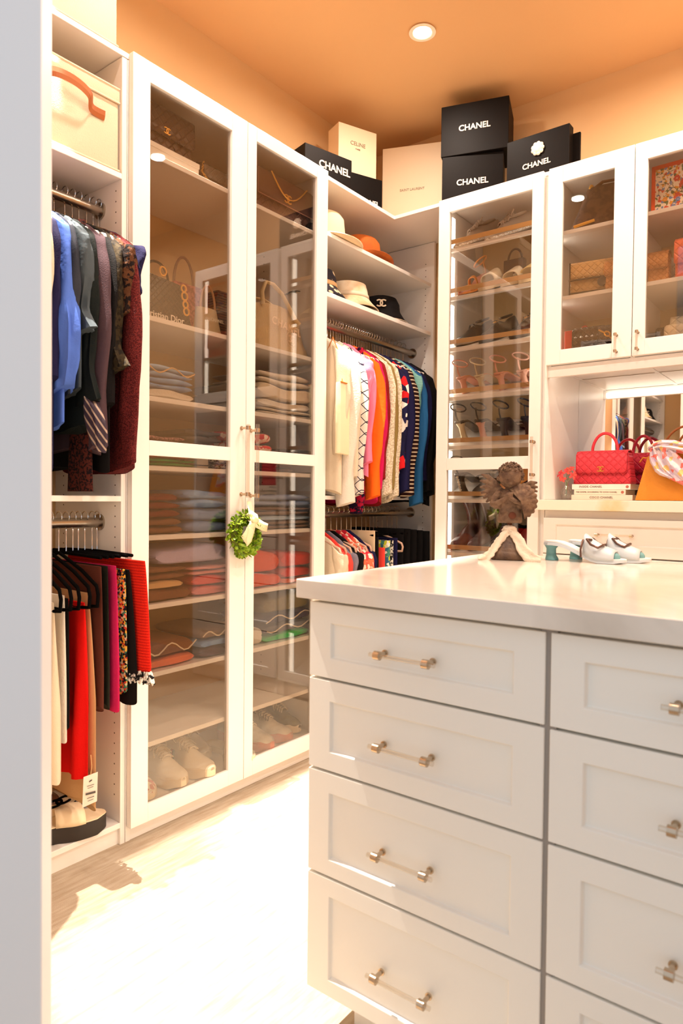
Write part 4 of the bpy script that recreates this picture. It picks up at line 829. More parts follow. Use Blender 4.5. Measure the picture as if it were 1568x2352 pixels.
# ---------------------------------------------------------------- shoes
def smooth(a,b_,x): k=max(0,min(1,(x-a)/(b_-a))); return k*k*(3-2*k)
def interp(tab,s):
    for (a,va),(b_,vb) in zip(tab,tab[1:]):
        if s<=b_: k=(s-a)/(b_-a); k=k*k*(3-2*k); return va+(vb-va)*k
    return tab[-1][1]
def shoe(label,loc,rz,L=.27,W=.095,kind='sneaker',m=None,sole=None,m2=None,lace=None,heel=.0,cat='shoe',name='sneaker',group=None,side=1,tilt=(0,0),st=.028,cs=None):
    """toe points along local -y; s runs heel(0)->toe(1)"""
    t=thing(name,label,cat,loc,rz,group,tilt); hw=[(0,.42),(.06,.66),(.25,.70),(.45,.68),(.68,1.0),(.85,.90),(.96,.52),(1,.18)]
    Y=lambda s:L*(.5-s)
    zo=lambda s:heel*(1-smooth(.12,.72,s)) if heel else 0
    bend=lambda s:side*.006*math.sin(PI*s)
    S=[0,.02,.06,.12,.2,.3,.4,.5,.6,.7,.8,.88,.94,.98,1]
    # sole
    def srings(z0,z1,k=1.0):
        out=[]
        for s in S:
            h_=W/2*interp(hw,s)*k; lift=.010*smooth(.8,1,s) if kind in('sneaker','oxford','loafer') else .004*smooth(.85,1,s)
            out.append([(bend(s)-h_,Y(s),z0+zo(s)+lift),(bend(s)-h_*.96,Y(s),z1+zo(s)+lift*.6),(bend(s)+h_*.96,Y(s),z1+zo(s)+lift*.6),(bend(s)+h_,Y(s),z0+zo(s)+lift)])
        return out
    sth=st
    MB().loft(srings(0,sth,1.04)).build('sole',sole,t,bev=.003 if sth>.012 else .001,seg=2,smooth=50)
    def upper(tab,wid,nm,mt,s0=0,s1=1,zb=None,solid=0,caps=True,flat=.9,open_=0):
        out=[]
        for k in range(25):
            s=s0+(s1-s0)*k/24; h_=W/2*interp(hw,s)*.97; H=interp(tab,s); ww=interp(wid,s); ring=[]
            for i in range(18):
                a=PI*i/17; x=math.cos(a); z=math.sin(a)
                xx=h_*math.copysign(abs(x)**.8,x)*(1-(1-ww)*z)
                ring.append((bend(s)+xx,Y(s),sth+zo(s)+H*abs(z)**.75))
            out.append(ring)
        b_=MB(); b_.loft(out,False,False)
        if caps:
            n=len(out[0]); b_.add(out[0],[tuple(range(n))]); b_.add(out[-1],[tuple(range(n))])
        return b_.build(nm,mt,t,smooth=60,solid=solid)
    if kind in('sneaker','oxford','loafer'):
        top={'sneaker':[(0,.070),(.10,.072),(.28,.066),(.42,.072),(.55,.060),(.75,.036),(.92,.026),(1,.012)],'oxford':[(0,.062),(.10,.064),(.28,.056),(.42,.064),(.55,.055),(.75,.032),(.92,.022),(1,.010)],'loafer':[(0,.056),(.12,.054),(.3,.044),(.45,.056),(.55,.050),(.75,.032),(.92,.024),(1,.010)]}[kind]
        upper(top,[(0,.75),(.3,.62),(.5,.5),(.75,.72),(1,.9)],'upper',m)
        # collar opening
        MB().lathe((bend(.2),Y(.22),sth+zo(.2)+.058*(1 if kind=='sneaker' else .86)),[(.001,.006),(.024,.008),(.029,.013),(.027,.018),(.020,.014),(.001,.008)],20,.85,1.45).build('collar',m2 or m,t,smooth=60)
        if kind!='loafer':
            tg=[[(bend(s)+W*.19*math.cos(a)*(1.1-.2*k/6),Y(s),sth+zo(s)+interp(top,s)-.004+.012*math.sin(a)+(.012 if k==0 else 0)) for a in [PI*i/8 for i in range(9)]] for k,s in enumerate([.33,.36,.42,.48,.54,.60,.63])]
            MB().loft(tg,False,False).build('tongue',m2 or m,t,smooth=60,solid=.004)
            lm=lace or m; b_=MB()
            for k in range(6):
                s=.37+.045*k; z=sth+zo(s)+interp(top,s)+.009-.001*k; w_=W*.23
                b_.tube([(bend(s)-w_,Y(s),z-.012),(bend(s)-w_*.5,Y(s+.012),z),(bend(s)+w_*.5,Y(s+.03),z),(bend(s)+w_,Y(s+.045),z-.012)],.0026,5); b_.tube([(bend(s)+w_,Y(s),z-.012),(bend(s)+w_*.5,Y(s+.012),z+.001),(bend(s)-w_*.5,Y(s+.03),z+.001),(bend(s)-w_,Y(s+.045),z-.012)],.0026,5)
            s=.37; z=sth+interp(top,s)+.012
            for sd in (1,-1):
                b_.tube([(bend(s),Y(s),z),(bend(s)+sd*.022,Y(s-.03),z+.016),(bend(s)+sd*.040,Y(s+.0),z+.010),(bend(s)+sd*.034,Y(s+.07),z-.010),(bend(s)+sd*.010,Y(s+.03),z-.001),(bend(s),Y(s),z)],.0024,5)
                b_.tube([(bend(s),Y(s),z),(bend(s)+sd*.026,Y(s+.10),z-.012),(bend(s)+sd*.036,Y(s+.17),z-.028)],.0024,5)
            b_.build('laces',lm,t,smooth=True,kind='stuff')
        if kind=='sneaker':
            upper([(0,.030),(.1,.026),(.25,.012),(.5,.008),(.72,.012),(.86,.020),(1,.013)],[(0,1.03),(1,1.03)],'foxing',cs or sole,caps=True)
        if kind=='loafer':
            MB().tube([(-W*.27,Y(.50),sth+.040),(-W*.12,Y(.50),sth+.060),(W*.12,Y(.50),sth+.060),(W*.27,Y(.50),sth+.040)],.006,6,flat=.4).build('saddle_strap',m2 or m,t,smooth=True)
    elif kind in('mule','sandal','slide'):
        ped=[]
        for s in S:
            h_=W/2*interp(hw,s)*.93; ped.append([(bend(s)-h_,Y(s),sth+zo(s)+.0005),(bend(s)-h_,Y(s),sth+zo(s)+.004),(bend(s)+h_,Y(s),sth+zo(s)+.004),(bend(s)+h_,Y(s),sth+zo(s)+.0005)])
        MB().loft(ped).build('footbed',m2 or m,t,smooth=50)
        def band(s0,s1,H,nm='strap',mt=None,sk=0,th=.0035):
            out=[]
            for k in range(7):
                s=s0+(s1-s0)*k/6; ring=[]
                for i in range(15):
                    a=PI*i/14; sx=s+sk*math.cos(a); h_=W/2*interp(hw,s)*1.0
                    ring.append((bend(s)+h_*math.copysign(abs(math.cos(a))**.7,math.cos(a)),Y(sx),sth+zo(s)+H(k/6)*math.sin(a)**.8))
                out.append(ring)
            return MB().loft(out,False,False).build(nm,mt or m,t,smooth=60,solid=th)
        shoe.band=band; 
        if kind=='mule': band(.50,.88,lambda k:.052-.030*k,'vamp')
        if kind=='slide': band(.48,.76,lambda k:.050-.014*k,'vamp')
        if kind=='sandal':
            band(.74,.84,lambda k:.026,'toe_strap')
            MB().tube([(bend(.1)+.030*math.cos(a),Y(.13)-.034*math.sin(a),sth+zo(.1)+.062+.018*math.cos(a*1)) for a in [2*PI*k/24 for k in range(24)]],.0035,6,closed=True).build('ankle_strap',m,t,smooth=True)
            MB().tube([(bend(0)+.022*math.cos(a),Y(.07)+.020*math.sin(a),sth+zo(.05)+.004) for a in [PI*k/8 for k in range(9)]],[.004]*9,6).build('heel_cup',m,t,smooth=True)
            MB().tube([(0,Y(.02),sth+zo(0)),(0,Y(-.0),sth+zo(0)+.03),(0,Y(.02),sth+zo(0)+.062)],.005,6,flat=.5).build('back_strap',m,t,smooth=True)
    elif kind=='boot':
        upper([(0,.080),(.3,.085),(.5,.062),(.75,.036),(.92,.026),(1,.012)],[(0,.75),(.5,.6),(1,.9)],'upper',m)
        MB().loft([[(.040*kx*math.cos(a),Y(.24)+.048*kx*math.sin(a)+dy,z) for a in [2*PI*i/22 for i in range(22)]] for z,kx,dy in ((.04,1.0,0),(.075,.95,.004),(.11,.86,.008),(.15,.92,.008),(.19,1.02,.006),(.205,1.02,.006),(.2052,.9,.006),(.15,.85,.008))]).build('shaft',m,t,smooth=60)
    if heel:
        hc=cs or sole
        if heel>.03: MB().loft([[( .5*k*W*.50*math.cos(a),Y(.085)+k*W*.30*math.sin(a)*.8+dy,z) for a in [2*PI*i/14 for i in range(14)]] for z,k,dy in ((0,.95,.0),(.004,.95,.0),(heel*.35,.72,.002),(heel*.75,.70,.002),(heel+sth*.5,1.25,0))]).build('heel',hc,t,smooth=50,label='block heel')
    return t
WL=mat('white_leather',(236,224,200),.5,bump=.15,bscale=120); WS=mat('cream_rubber',(226,208,176),.6); LC=mat('cream_laces',(206,190,158),.8)
fl=mat('floral_toe_print',(236,222,196),.6,kind='print',rgb2=(200,90,80),bscale=[(236,222,196),(206,130,110),(240,228,206)],scale=60)
snk='shoes on the bottom shelf of the glazed cabinet'; zb=.0965
shoe('cream sneaker with floral printed toe at the bottom left of the glazed cabinet',(-1.925,1.362,zb),Q-.10,.27,.098,'sneaker',fl,WS,WL,LC,group=snk)
shoe('white leather sneaker, left of the white pair',(-1.925,1.487,zb),Q-.05,.275,.100,'sneaker',WL,WS,WL,LC,group=snk)
s_=shoe('white leather sneaker with red and green side stripe, right of the pair',(-1.915,1.602,zb),Q-.02,.275,.100,'sneaker',WL,WS,WL,LC,group=snk,side=-1)
MB().box((-.0505,.015,.045),(-.046,.034,.078)).build('side_stripe',mat('green_web',(60,84,60),.7),s_); MB().box((-.0512,.021,.045),(-.047,.028,.0782)).build('stripe_centre',mat('red_web',(170,50,40),.7),s_)
shoe('pale lace-up sneaker at the back beside the white pair',(-2.03,1.70,zb),Q-.1,.25,.095,'sneaker',mat('oat_suede',(196,176,146),.8),WS,None,WL,group=snk)
rg=mat('red_trim_suede',(196,120,96),.7)
shoe('cream and grey running shoe with terracotta trim, nearer of two',(-1.925,1.905,zb),Q+.06,.275,.098,'sneaker',mat('grey_mesh',(216,204,182),.7,kind='noise',rgb2=(160,152,140),scale=14),rg,WL,mat('grey_lace',(120,108,92),.7),group=snk,cs=rg)
shoe('cream and grey running shoe with terracotta trim, farther of two',(-1.935,2.020,zb),Q+.10,.275,.098,'sneaker',mat('grey_mesh',(0,0,0)),rg,WL,mat('grey_lace',(0,0,0)),group=snk,side=-1,cs=rg)
shoe('plain cream slipper by the meeting stile',(-1.90,1.795,zb),Q,.25,.09,'slide',WL,WS,WL,st=.02,group=snk)
shoe('olive canvas shoe at the far right of the bottom shelf',(-1.96,2.125,zb),Q,.25,.088,'sneaker',olv,WS,None,WL,group=snk)
# platform sandals on the closet floor
BKR=mat('black_rubber',(44,36,30),.6); CRM=mat('ivory_leather',(238,216,180),.5)
s_=shoe('ivory platform sandal with a black double-C strap on the closet floor',(-1.858,1.065,.0705),math.radians(162),.285,.105,'slide',CRM,BKR,CRM,st=.045,cat='sandal',name='platform_sandal',cs=BKR)
cc(s_,Matrix.Translation((0,-.010,.106))@Matrix.Rotation(math.radians(-12),4,'X')@Matrix.Rotation(PI/2,4,'Z'),.024,BLACKV,d=.004)
shoe.band(.05,.14,lambda k:.045,'back_strap')
shoe('brown leather sandal behind the ivory platform sandal',(-2.03,1.09,.0705),math.radians(175),.27,.09,'slide',AMBER,BKR,CRM,st=.02,cat='sandal',name='sandal')
shoe('black sandal at the wall side of the closet floor',(-1.99,.85,.0705),math.radians(170),.27,.09,'slide',blk,BKR,blk,st=.03,cat='sandal',name='sandal')
# ---------------------------------------------------------------- shoe cabinet contents
SX=[-1.455,-1.365,-1.270,-1.165]
tau=mat('taupe_suede',(176,160,144),.8,bump=.3,bscale=200); blkl=mat('black_leather',(30,22,18),.3); rosel=mat('rose_leather',(214,150,124),.45); tanl=mat('orange_leather',(224,150,78),.5); burgl=mat('oxblood_leather',(70,28,28),.25); metl=mat('pale_gold_leather',(206,190,156),.35,.4)
TL=math.atan(.40)
class _T(float): pass
def zf(k): return SS[k]+.0008
_shoe=shoe
def cshoe(label,loc,rz,L=.25,*a,**k):
    back=abs(rz)>2
    yc=YF+.020+L*.5*abs(math.cos(rz))+.030*abs(math.sin(rz))+(.040 if back else 0); 
    return _shoe(label,(loc[0],yc,loc[2]+.0035+(yc-YF-.030)*.40),rz,L,*a,tilt=((-TL if back else TL),0),**k)

cshoe('taupe lace-up shoe, left on the top shoe shelf',(-1.425,2.89,zf(0)),-.70,.25,.088,'oxford',tau,mat('glitter_sole',(210,190,170),.4,kind='tweed',rgb2=(255,255,250),scale=200),None,tau,name='lace_up_shoe',st=.010)
cshoe('taupe lace-up shoe, right on the top shoe shelf',(-1.270,2.91,zf(0)),-.72,.25,.088,'oxford',tau,MATS['glitter_sole'],None,tau,name='lace_up_shoe',st=.010,side=-1)
s_=cshoe('orange strappy sandal at the left of the second shoe shelf',(-1.445,2.90,zf(1)),-.2,.23,.08,'sandal',tanl,tanl,rosel,st=.008,heel=.05,name='sandal',cat='sandal'); shoe.band(.50,.56,lambda k:.045,'strap',sk=.05)
cshoe('cream block mule in the middle of the second shoe shelf',(-1.330,2.86,zf(1)),-.35,.23,.088,'slide',WL,WS,WL,st=.030,name='mule')
cshoe('cream slide behind the block mule',(-1.235,2.97,zf(1)),-.2,.23,.085,'slide',WL,WS,WL,st=.02,name='slide')
cshoe('pale yellow slide at the right of the second shoe shelf',(-1.150,2.87,zf(1)),-.25,.24,.086,'slide',mat('butter_leather',(232,206,140),.5),WS,WL,st=.024,name='slide')
t=thing('handbag','brown top-handle bag standing behind the cream mules','handbag',(-1.33,3.06,zf(1)+.128),0)
MB().box((-.05,-.02,0),(.05,.02,.09)).build('bag_body',AMBER,t,bev=.008,seg=2,smooth=50); MB().tube(arc(0,.085,.035,0,0,180,12,1.6),.005,8).build('handle',AMBER,t,smooth=True)
for i,x in enumerate((-1.440,-1.325,-1.180)):
    s_=cshoe(['black leather loafer with pale sole at the left of the third shoe shelf','black loafer with gold bit in the middle of the third shoe shelf','black embellished loafer at the right of the third shoe shelf'][i],(x,2.87,zf(2)),-.35,.25,.088,'loafer',blkl,mat('grey_welt',(176,160,140),.5) if i==0 else blkl,None,st=.014,name='loafer')
    if i: MB().tube([(-.016,-.0,.068),(-.005,-.002,.071),(.005,-.002,.071),(.016,0,.068)],.003,6).build('metal_bit',GOLD,s_,smooth=True)
for i,(x,mt,lab) in enumerate(((-1.438,rosel,'peach block-heeled sandal at the left of the fourth shoe shelf'),(-1.350,metl,'pale gold slingback second on the fourth shoe shelf'),(-1.255,rosel,'rose leather sandal third on the fourth shoe shelf'),(-1.150,mat('blush_leather',(226,176,156),.4),'blush sandal at the right of the fourth shoe shelf'))):
    cshoe(lab,(x,2.90,zf(3)),PI-.25,.22,.078,'sandal',mt,mt,tanl,st=.007,heel=.065,name='heeled_sandal',cat='sandal')
for i,(x,lab) in enumerate(((-1.438,'black heeled sandal with cream block heel, left on the fifth shoe shelf'),(-1.350,'black heeled sandal second on the fifth shoe shelf'),(-1.255,'black heeled sandal third on the fifth shoe shelf'),(-1.155,'black heeled sandal at the right of the fifth shoe shelf'))):
    cshoe(lab,(x,2.90,zf(4)),PI-.25+.1*i,.22,.078,'sandal',blkl,blkl,blkl,st=.007,heel=.085,name='heeled_sandal',cat='sandal',cs=metl if i==0 else (rosel if i==1 else blkl))
s_=cshoe('black heeled sandal with a column of pearls on the sixth shoe shelf',(-1.440,2.90,zf(5)),PI-.2,.22,.078,'sandal',blkl,blkl,blkl,st=.007,heel=.085,name='heeled_sandal',cat='sandal')
pm=mat('pearl',(240,224,200),.2)
for k in range(7): MB().ell((0,.116,.012+.0125*k),.0060,10,8).build('pearl',pm,s_,smooth=True)
cshoe('black loafer beside the pearl heel',(-1.350,2.89,zf(5)),-.3,.24,.085,'loafer',blkl,blkl,None,st=.012,name='loafer')
cshoe('orange and black shoe behind the cherub wing',(-1.250,2.89,zf(5)),-.3,.24,.085,'loafer',tanl,blkl,None,st=.012,name='loafer')
for i,x in enumerate((-1.455,-1.370)): cshoe(['oxblood ankle boot, left on the lowest visible shoe shelf','oxblood ankle boot, right on the lowest visible shoe shelf'][i],(x,2.88,zf(6)),-.3,.25,.085,'boot',burgl,blkl,None,st=.012,heel=.0,name='ankle_boot',cat='boot')
cshoe('black ankle boot behind the cherub',(-1.265,2.90,zf(6)),-.3,.25,.085,'boot',blkl,blkl,None,st=.012,name='ankle_boot',cat='boot')
cshoe('black ankle boot at the right of the lowest visible shoe shelf',(-1.165,2.90,zf(6)),-.3,.25,.085,'boot',blkl,blkl,None,st=.012,name='ankle_boot',cat='boot')
# ---------------------------------------------------------------- bag cabinet contents
z1,z2,z3=2.1635,1.9015,1.6405
mono=mat('brown_tweed_canvas',(78,60,50),.7,kind='blotch',rgb2=(46,36,32),scale=45,bump=.4)
t=thing('handbag','brown woven canvas shoulder bag with gold buckles on the top bag shelf','handbag',(-.860,2.835,z1),math.radians(6))
MB().loft([[(.135*(1-.45*s)*math.copysign(abs(math.cos(a))**.6,math.cos(a))+.012*s,.05*(1-.5*s)*math.sin(a),.175*s) for a in [2*PI*k/28 for k in range(28)]] for s in (0,.04,.2,.4,.6,.8,.95,1)]).build('bag_body',mono,t,smooth=55)
MB().tube([(-.04,-.01,.168),(0,-.015,.19),(.05,-.02,.186),(.09,-.03,.14),(.13,-.04,.06)],.010,6,flat=.5).build('strap',AMBER,t,smooth=True)
MB().tube([(-.10,-.060,.014),(-.06,-.062,.020),(-.02,-.062,.026)],.006,8).build('gold_bar',GOLD,t,smooth=True); MB().ell((-.045,-.012,.176),(.010,.008,.014)).build('gold_stud',GOLD,t,smooth=True)
beq=leather('beige_quilted_leather',(206,164,108),sc=16); bkt=mat('black_leather_trim',(34,26,22),.4)
t=bag('beige quilted flap bag edged in black at the left of the middle bag shelf',(-.885,2.795,z2),.12,.165,.125,.06,beq,.56,clasp=None,edge=bkt)
for e in ([(-.080,-.042,0),(-.080,-.042,.125)],[(-.083,-.036,.006),(.083,-.036,.006)],[(-.083,-.042,.056),(.083,-.042,.056)]): MB().tube(e,.007,6,flat=.5).build('trim_band',bkt,t,smooth=True)
MB().lathe((0,0,0),[(.001,-.004),(.018,-.004),(.018,.004),(.001,.004)],20).build('turn_lock',bkt,t,smooth=50).matrix_local=Matrix.Translation((.045,-.046,.036))@Matrix.Rotation(PI/2,4,'X')
tq=leather('tan_quilted_leather',(204,140,82),sc=20)
bag('small tan flap bag overlapping the beige one',(-.782,2.775,z2),.05,.085,.105,.05,tq,.55,clasp=None,strap=[(-.045,-.02,.10),(-.05,-.01,.06),(-.045,0,.02)])
t=thing('card_box','bright red card box standing at the left of the lowest bag shelf','box',(-.975,2.84,z3),.05); MB().box((-.020,-.05,0),(.012,.08,.13)).build('box_body',mat('red_card',(206,40,30),.45),t,bev=.002,seg=1)
t=bag('red patent flap bag with black quilted flap on the lowest bag shelf',(-.893,2.795,z3),.02,.115,.125,.06,leather('red_quilted_leather',(196,26,18),sc=20,r=.2),.64,fm=leather('black_quilted_glossy',(34,24,20),sc=20,r=.15),clasp=None)
MB().tube(arc(-.02,.128,.012,0,0,360,14),.003,6).build('logo_ring',mat('red_gem',(200,40,60),.2),t,smooth=True)
t=bag('charcoal quilted bag with a draped gold chain on the lowest bag shelf',(-.797,2.79,z3),.0,.10,.12,.06,leather('charcoal_quilted_leather',(62,56,56),sc=20),.5,clasp=None)
chain(t,[(-.035,-.040,.10),(-.01,-.045,.085),(.01,-.047,.062),(.03,-.045,.045),(.042,-.04,.030)],GOLD,.0105)
t=thing('framed_scarf','orange-framed floral silk scarf standing on the top shelf of the right bag cupboard','picture',(-.535,2.80,z1),-.02)
OR=mat('orange_card',(226,74,22),.6)
b_=MB(); b_.box((-.135,-.008,0),(.135,.006,.185)); b_.build('frame',OR,t,bev=.002,seg=1)
MB().box((-.120,-.0095,.016),(.120,-.0075,.168)).build('silk_panel',fab('ivory_floral_silk',(240,226,204),kind='print',rgb2=(238,224,204),bscale=[(242,228,206),(98,116,80),(240,226,206),(206,84,66),(238,224,200),(110,140,190),(226,160,60)],scale=110,rough=.4),t)
m=MB(); rr=random.Random(12)
for k in range(60):
    x,z=rr.uniform(-.11,.11),rr.uniform(.025,.16); a=rr.uniform(0,6.3); l=rr.uniform(.008,.018)
    m.tube([(x,-.0098,z),(x+l*.5*math.cos(a)+.002,-.0102,z+l*.5*math.sin(a)),(x+l*math.cos(a),-.0098,z+l*math.sin(a))],.0009,4)
m.build('stem_print',mat('leaf_ink',(80,96,60),.6),t,kind='stuff')
for k,(x,z,r,c_) in enumerate([(-.045,.118,.012,'scarlet'),(-.02,.10,.014,'scarlet'),(-.085,.05,.009,'gold'),(-.04,.04,.009,'blueprint'),(.02,.06,.013,'blueprint'),(.06,.12,.014,'scarlet'),(.09,.05,.012,'gold')]):
    cm=mat('petal_'+c_,dict(scarlet=(206,74,60),gold=(224,150,50),blueprint=(100,132,190))[c_],.6); m=MB()
    for q in range(6): a=2*PI*q/6; m.ell((x+r*.6*math.cos(a),-.0100,z+r*.6*math.sin(a)),(r*.45,.0012,r*.45),8,4)
    m.build('printed_flower',cm,t,smooth=True,kind='stuff')
bag('small tan quilted bag at the left of the right cupboard middle shelf',(-.645,2.84,z2),.0,.075,.125,.06,tq,.5,clasp=None)
bag('grey quilted bag behind the coral one',(-.580,2.95,z2),.0,.14,.135,.05,leather('grey_quilted_leather',(186,168,160),sc=12),0,clasp=None)
bag('coral quilted flap bag on the right cupboard middle shelf',(-.500,2.82,z2),-.05,.16,.150,.07,leather('coral_quilted_leather',(240,118,86),sc=11),.60,clasp=GOLD,cr=.010)
bag('black bag in the shadow of the right cupboard lowest shelf',(-.650,2.96,z3),.0,.06,.13,.05,blkq,0,clasp=None,strap=[(.02,-.03,.10),(.03,-.05,.05),(.02,-.04,.02)])
bag('cream quilted flap bag, behind, on the right cupboard lowest shelf',(-.515,2.93,z3),.0,.20,.150,.06,leather('cream_quilted_leather',(226,206,176),sc=11),.5,clasp=None,strap=[(-.09,-.03,.12),(-.11,-.05,.08),(-.09,-.05,.04)])
bag('cream quilted camera bag, in front, on the right cupboard lowest shelf',(-.515,2.81,z3),.0,.20,.100,.07,leather('cream_quilted_leather',(0,0,0)),0,clasp=None,gusset=.022)
# ---------------------------------------------------------------- niche
zl=1.0785
t=thing('flower_vase','small clear glass bud vase at the left end of the marble ledge','vase',(-.997,2.855,zl))
MB().lathe((0,0,0),[(.001,.001),(.014,.001),(.020,.010),(.024,.028),(.020,.046),(.011,.060),(.009,.070),(.014,.082),(.0125,.082),(.0075,.070),(.0095,.060),(.018,.046),(.0215,.028),(.018,.012),(.001,.006)],28).build('vase_body',VGLASS,t,smooth=60)
for k in range(8):
    a=2*PI*k/8; MB().tube([(.0235*math.cos(a),.0235*math.sin(a),.020),(.0245*math.cos(a+.3),.0245*math.sin(a+.3),.030),(.0205*math.cos(a+.6),.0205*math.sin(a+.6),.045)],.0011,5).build('cut_ridge',VGLASS,t,smooth=True)
t=thing('flower_sprig','coral blossoms on thin stems leaning out of the bud vase','flowers',(-.997,2.855,zl+.010))
PET=mat('coral_petal',(246,104,76),.6,kind='noise',rgb2=(236,70,90),scale=60); STM=mat('green_stem',(120,140,70),.6)
def blossom(par,c,r,nrm,seed):
    rr=random.Random(seed); nv=Vector(nrm).normalized(); u_=nv.orthogonal().normalized(); v_=nv.cross(u_)
    for k in range(5):
        a=2*PI*k/5+rr.uniform(-.2,.2); d_=u_*math.cos(a)+v_*math.sin(a); s_=nv.cross(d_); l=r*rr.uniform(.85,1.1)
        P=lambda f,w_,h_: tuple(Vector(c)+d_*l*f+s_*w_*r+nv*h_*r)
        vs=[P(0,0,0),P(.35,.22,.15),P(.75,.30,.22),P(1,0,.05),P(.75,-.30,.22),P(.35,-.22,.15),P(.6,0,.12)]
        MB().add(vs,[(0,1,6),(1,2,6),(2,3,6),(3,4,6),(4,5,6),(5,0,6)]).build('petal',PET,par,smooth=True,solid=.0006)
for k,(c,n_) in enumerate([((-.022,-.006,.100),(-.5,-.8,.5)),((.006,-.012,.108),(.1,-.9,.5)),((.018,-.002,.118),(.3,-.6,.8)),((.030,-.010,.092),(.6,-.8,.1)),((-.010,-.016,.080),(-.2,-1,-.2))]):
    MB().tube([(0,0,.004),(c[0]*.1,c[1]*.1,.060),(c[0]*.6,c[1]*.6,.5*(.060+c[2])+.004),c],.0011,5).build('stem',STM,t,smooth=True)
    blossom(t,c,.020,n_,k)
def book(label,x0,x1,y0,y1,z0,z1,rz,txt,sz,tx=0,col=(246,232,210),extra=None):
    t=thing('book',label,'book',((x0+x1)/2,(y0+y1)/2,z0),rz); w_=(x1-x0)/2; d_=(y1-y0)/2; h=z1-z0; cm=mat('cover_%d_%d'%(col[0],col[2]),col,.4)
    MB().box((-w_,-d_,0),(w_,d_,.0015)).box((-w_,-d_,h-.0015),(w_,d_,h)).box((-w_,-d_,.0015),(w_,-d_+.002,h-.0015)).build('cover',cm,t)
    MB().box((-w_+.002,-d_+.0025,.0018),(w_-.002,d_-.003,h-.0018)).build('pages',mat('book_pages',(226,206,176),.8),t)
    text_mesh('lettering',txt,sz,mat('spine_ink',(120,104,90),.6),t,frontM(tx,-d_-.0008,h*.5),space=1.05)
    if extra: MB().ell((w_-.012,-d_-.0003,h*.5),(.006,.0008,.006)).build('spine_mark',mat('spine_dark',extra,.5),t,smooth=True)
    return t
book('thick cream book at the bottom of the stack under the pink handbag',-.977,-.733,2.86,3.02,zl,zl+.0215,0,'COCO CHANEL',.0125,.0)
book('cream book in the middle of the stack under the pink handbag',-.966,-.760,2.86,3.01,zl+.0222,zl+.0430,0,'THE GOSPEL ACCORDING TO COCO CHANEL',.0075,-.012,extra=(190,110,90))
book('white book on top of the stack under the pink handbag',-.975,-.742,2.86,3.015,zl+.0437,zl+.0655,0,'INSIDE CHANEL',.0125,-.04,(250,244,232),extra=(60,50,44))
PK=leather('pink_quilted_caviar',(226,58,72),sc=13,r=.45); PK2=leather('raspberry_quilted',(176,24,50),sc=13,r=.45)
t=bag('coral pink quilted handbag with rounded handle on the book stack',(-.868,2.945,zl+.0662),-.02,.205,.132,.085,PK,.66,clasp=GOLD,cr=.011,handle=(.052,1.50,.0062,mat('pink_leather',(226,58,72),.4)),bot=1.16)
for x in (-.05,.05): MB().tube([(x+.008*math.cos(a),0,.137+.007*math.sin(a)) for a in [2*PI*k/12 for k in range(12)]],.0014,5,closed=True).build('handle_ring',GOLD,t,smooth=True)
t=thing('book_stand','low grey book stack behind, carrying the raspberry handbag','book',(-.745,3.055,zl)); MB().box((-.085,-.028,0),(.085,.045,.040)).box((-.08,-.026,.0415),(.08,.045,.066)).build('cover',mat('grey_book',(130,110,96),.5),t,bev=.001,seg=1)
t=bag('raspberry quilted handbag half hidden behind the coral pink one',(-.745,3.06,zl+.0668),-.25,.16,.125,.07,PK2,.6,clasp=None,handle=(.045,1.7,.006,mat('raspberry_leather',(176,30,56),.4)),bot=1.1)
MUST=mat('mustard_leather',(214,136,30),.5,bump=.5,bscale=500)
t=thing('handbag','large mustard leather handbag with a scarf tied to its handles','handbag',(-.555,2.845,zl))
MB().add([(-.155,-.045,0),(.155,-.045,0),(.155,.06,0),(-.155,.06,0),(-.115,-.030,.172),(.115,-.030,.172),(.115,.04,.172),(-.115,.04,.172)],[(0,3,2,1),(4,5,6,7),(0,1,5,4),(1,2,6,5),(2,3,7,6),(3,0,4,7)]).build('bag_body',MUST,t,bev=.006,seg=2,smooth=60)
m=MB(); m.loft([[(x,-.030-.004*0+yy,zz) for yy,zz in ((.06,.168),(.05,.192),(-.01,.196),(-.012,.150+.0*x))] for x in (-.10,-.05,0,.05,.10)],False,False).build('flap',MUST,t,solid=.005,smooth=60)
MB().tube([(-.115,-.0,.165),(-.138,0,.168),(-.150,0,.150)],.006,6,flat=.5).build('side_strap',MUST,t,smooth=True)
BRH=mat('brown_rolled_leather',(150,84,34),.4)
for y in (-.02,.045): MB().tube(arc(.035+y*.5,.185,.085,y,12,180,18,1.15),.0045,8).build('handle',BRH,t,smooth=True)
SC=fab('pastel_silk_scarf',(214,200,210),kind='print',rgb2=(228,120,110),bscale=[(206,192,204),(226,206,206),(214,202,210),(222,186,120),(200,180,200)],scale=60,rough=.35,bump=.3)
t=thing('silk_scarf','pastel printed silk scarf knotted over the mustard handbag','scarf',(-.555,2.790,zl))
def strip(p,wd,n_=14,ph=0): 
    out=[]
    for k in range(n_+1):
        s=k/n_; i=min(len(p)-2,int(s*(len(p)-1))); f=s*(len(p)-1)-i; c=Vector(p[i]).lerp(Vector(p[i+1]),f); w_=wd[i]+(wd[i+1]-wd[i])*f; tg=(Vector(p[i+1])-Vector(p[i])).normalized(); sd=tg.cross(Vector((0,-1,0))).normalized()
        out.append([tuple(c+sd*w_*q+Vector((0,-.006*math.sin(q*7+ph+3*s)-.010*(1-q*q),0))) for q in [-1+2*j/12 for j in range(13)]])
    return out
MB().loft(strip([(-.050,-.008,.205),(-.040,-.012,.165),(-.01,-.014,.120),(.045,-.014,.055)],[.020,.036,.044,.010]),False,False).build('tail',SC,t,smooth=True,solid=.0012)
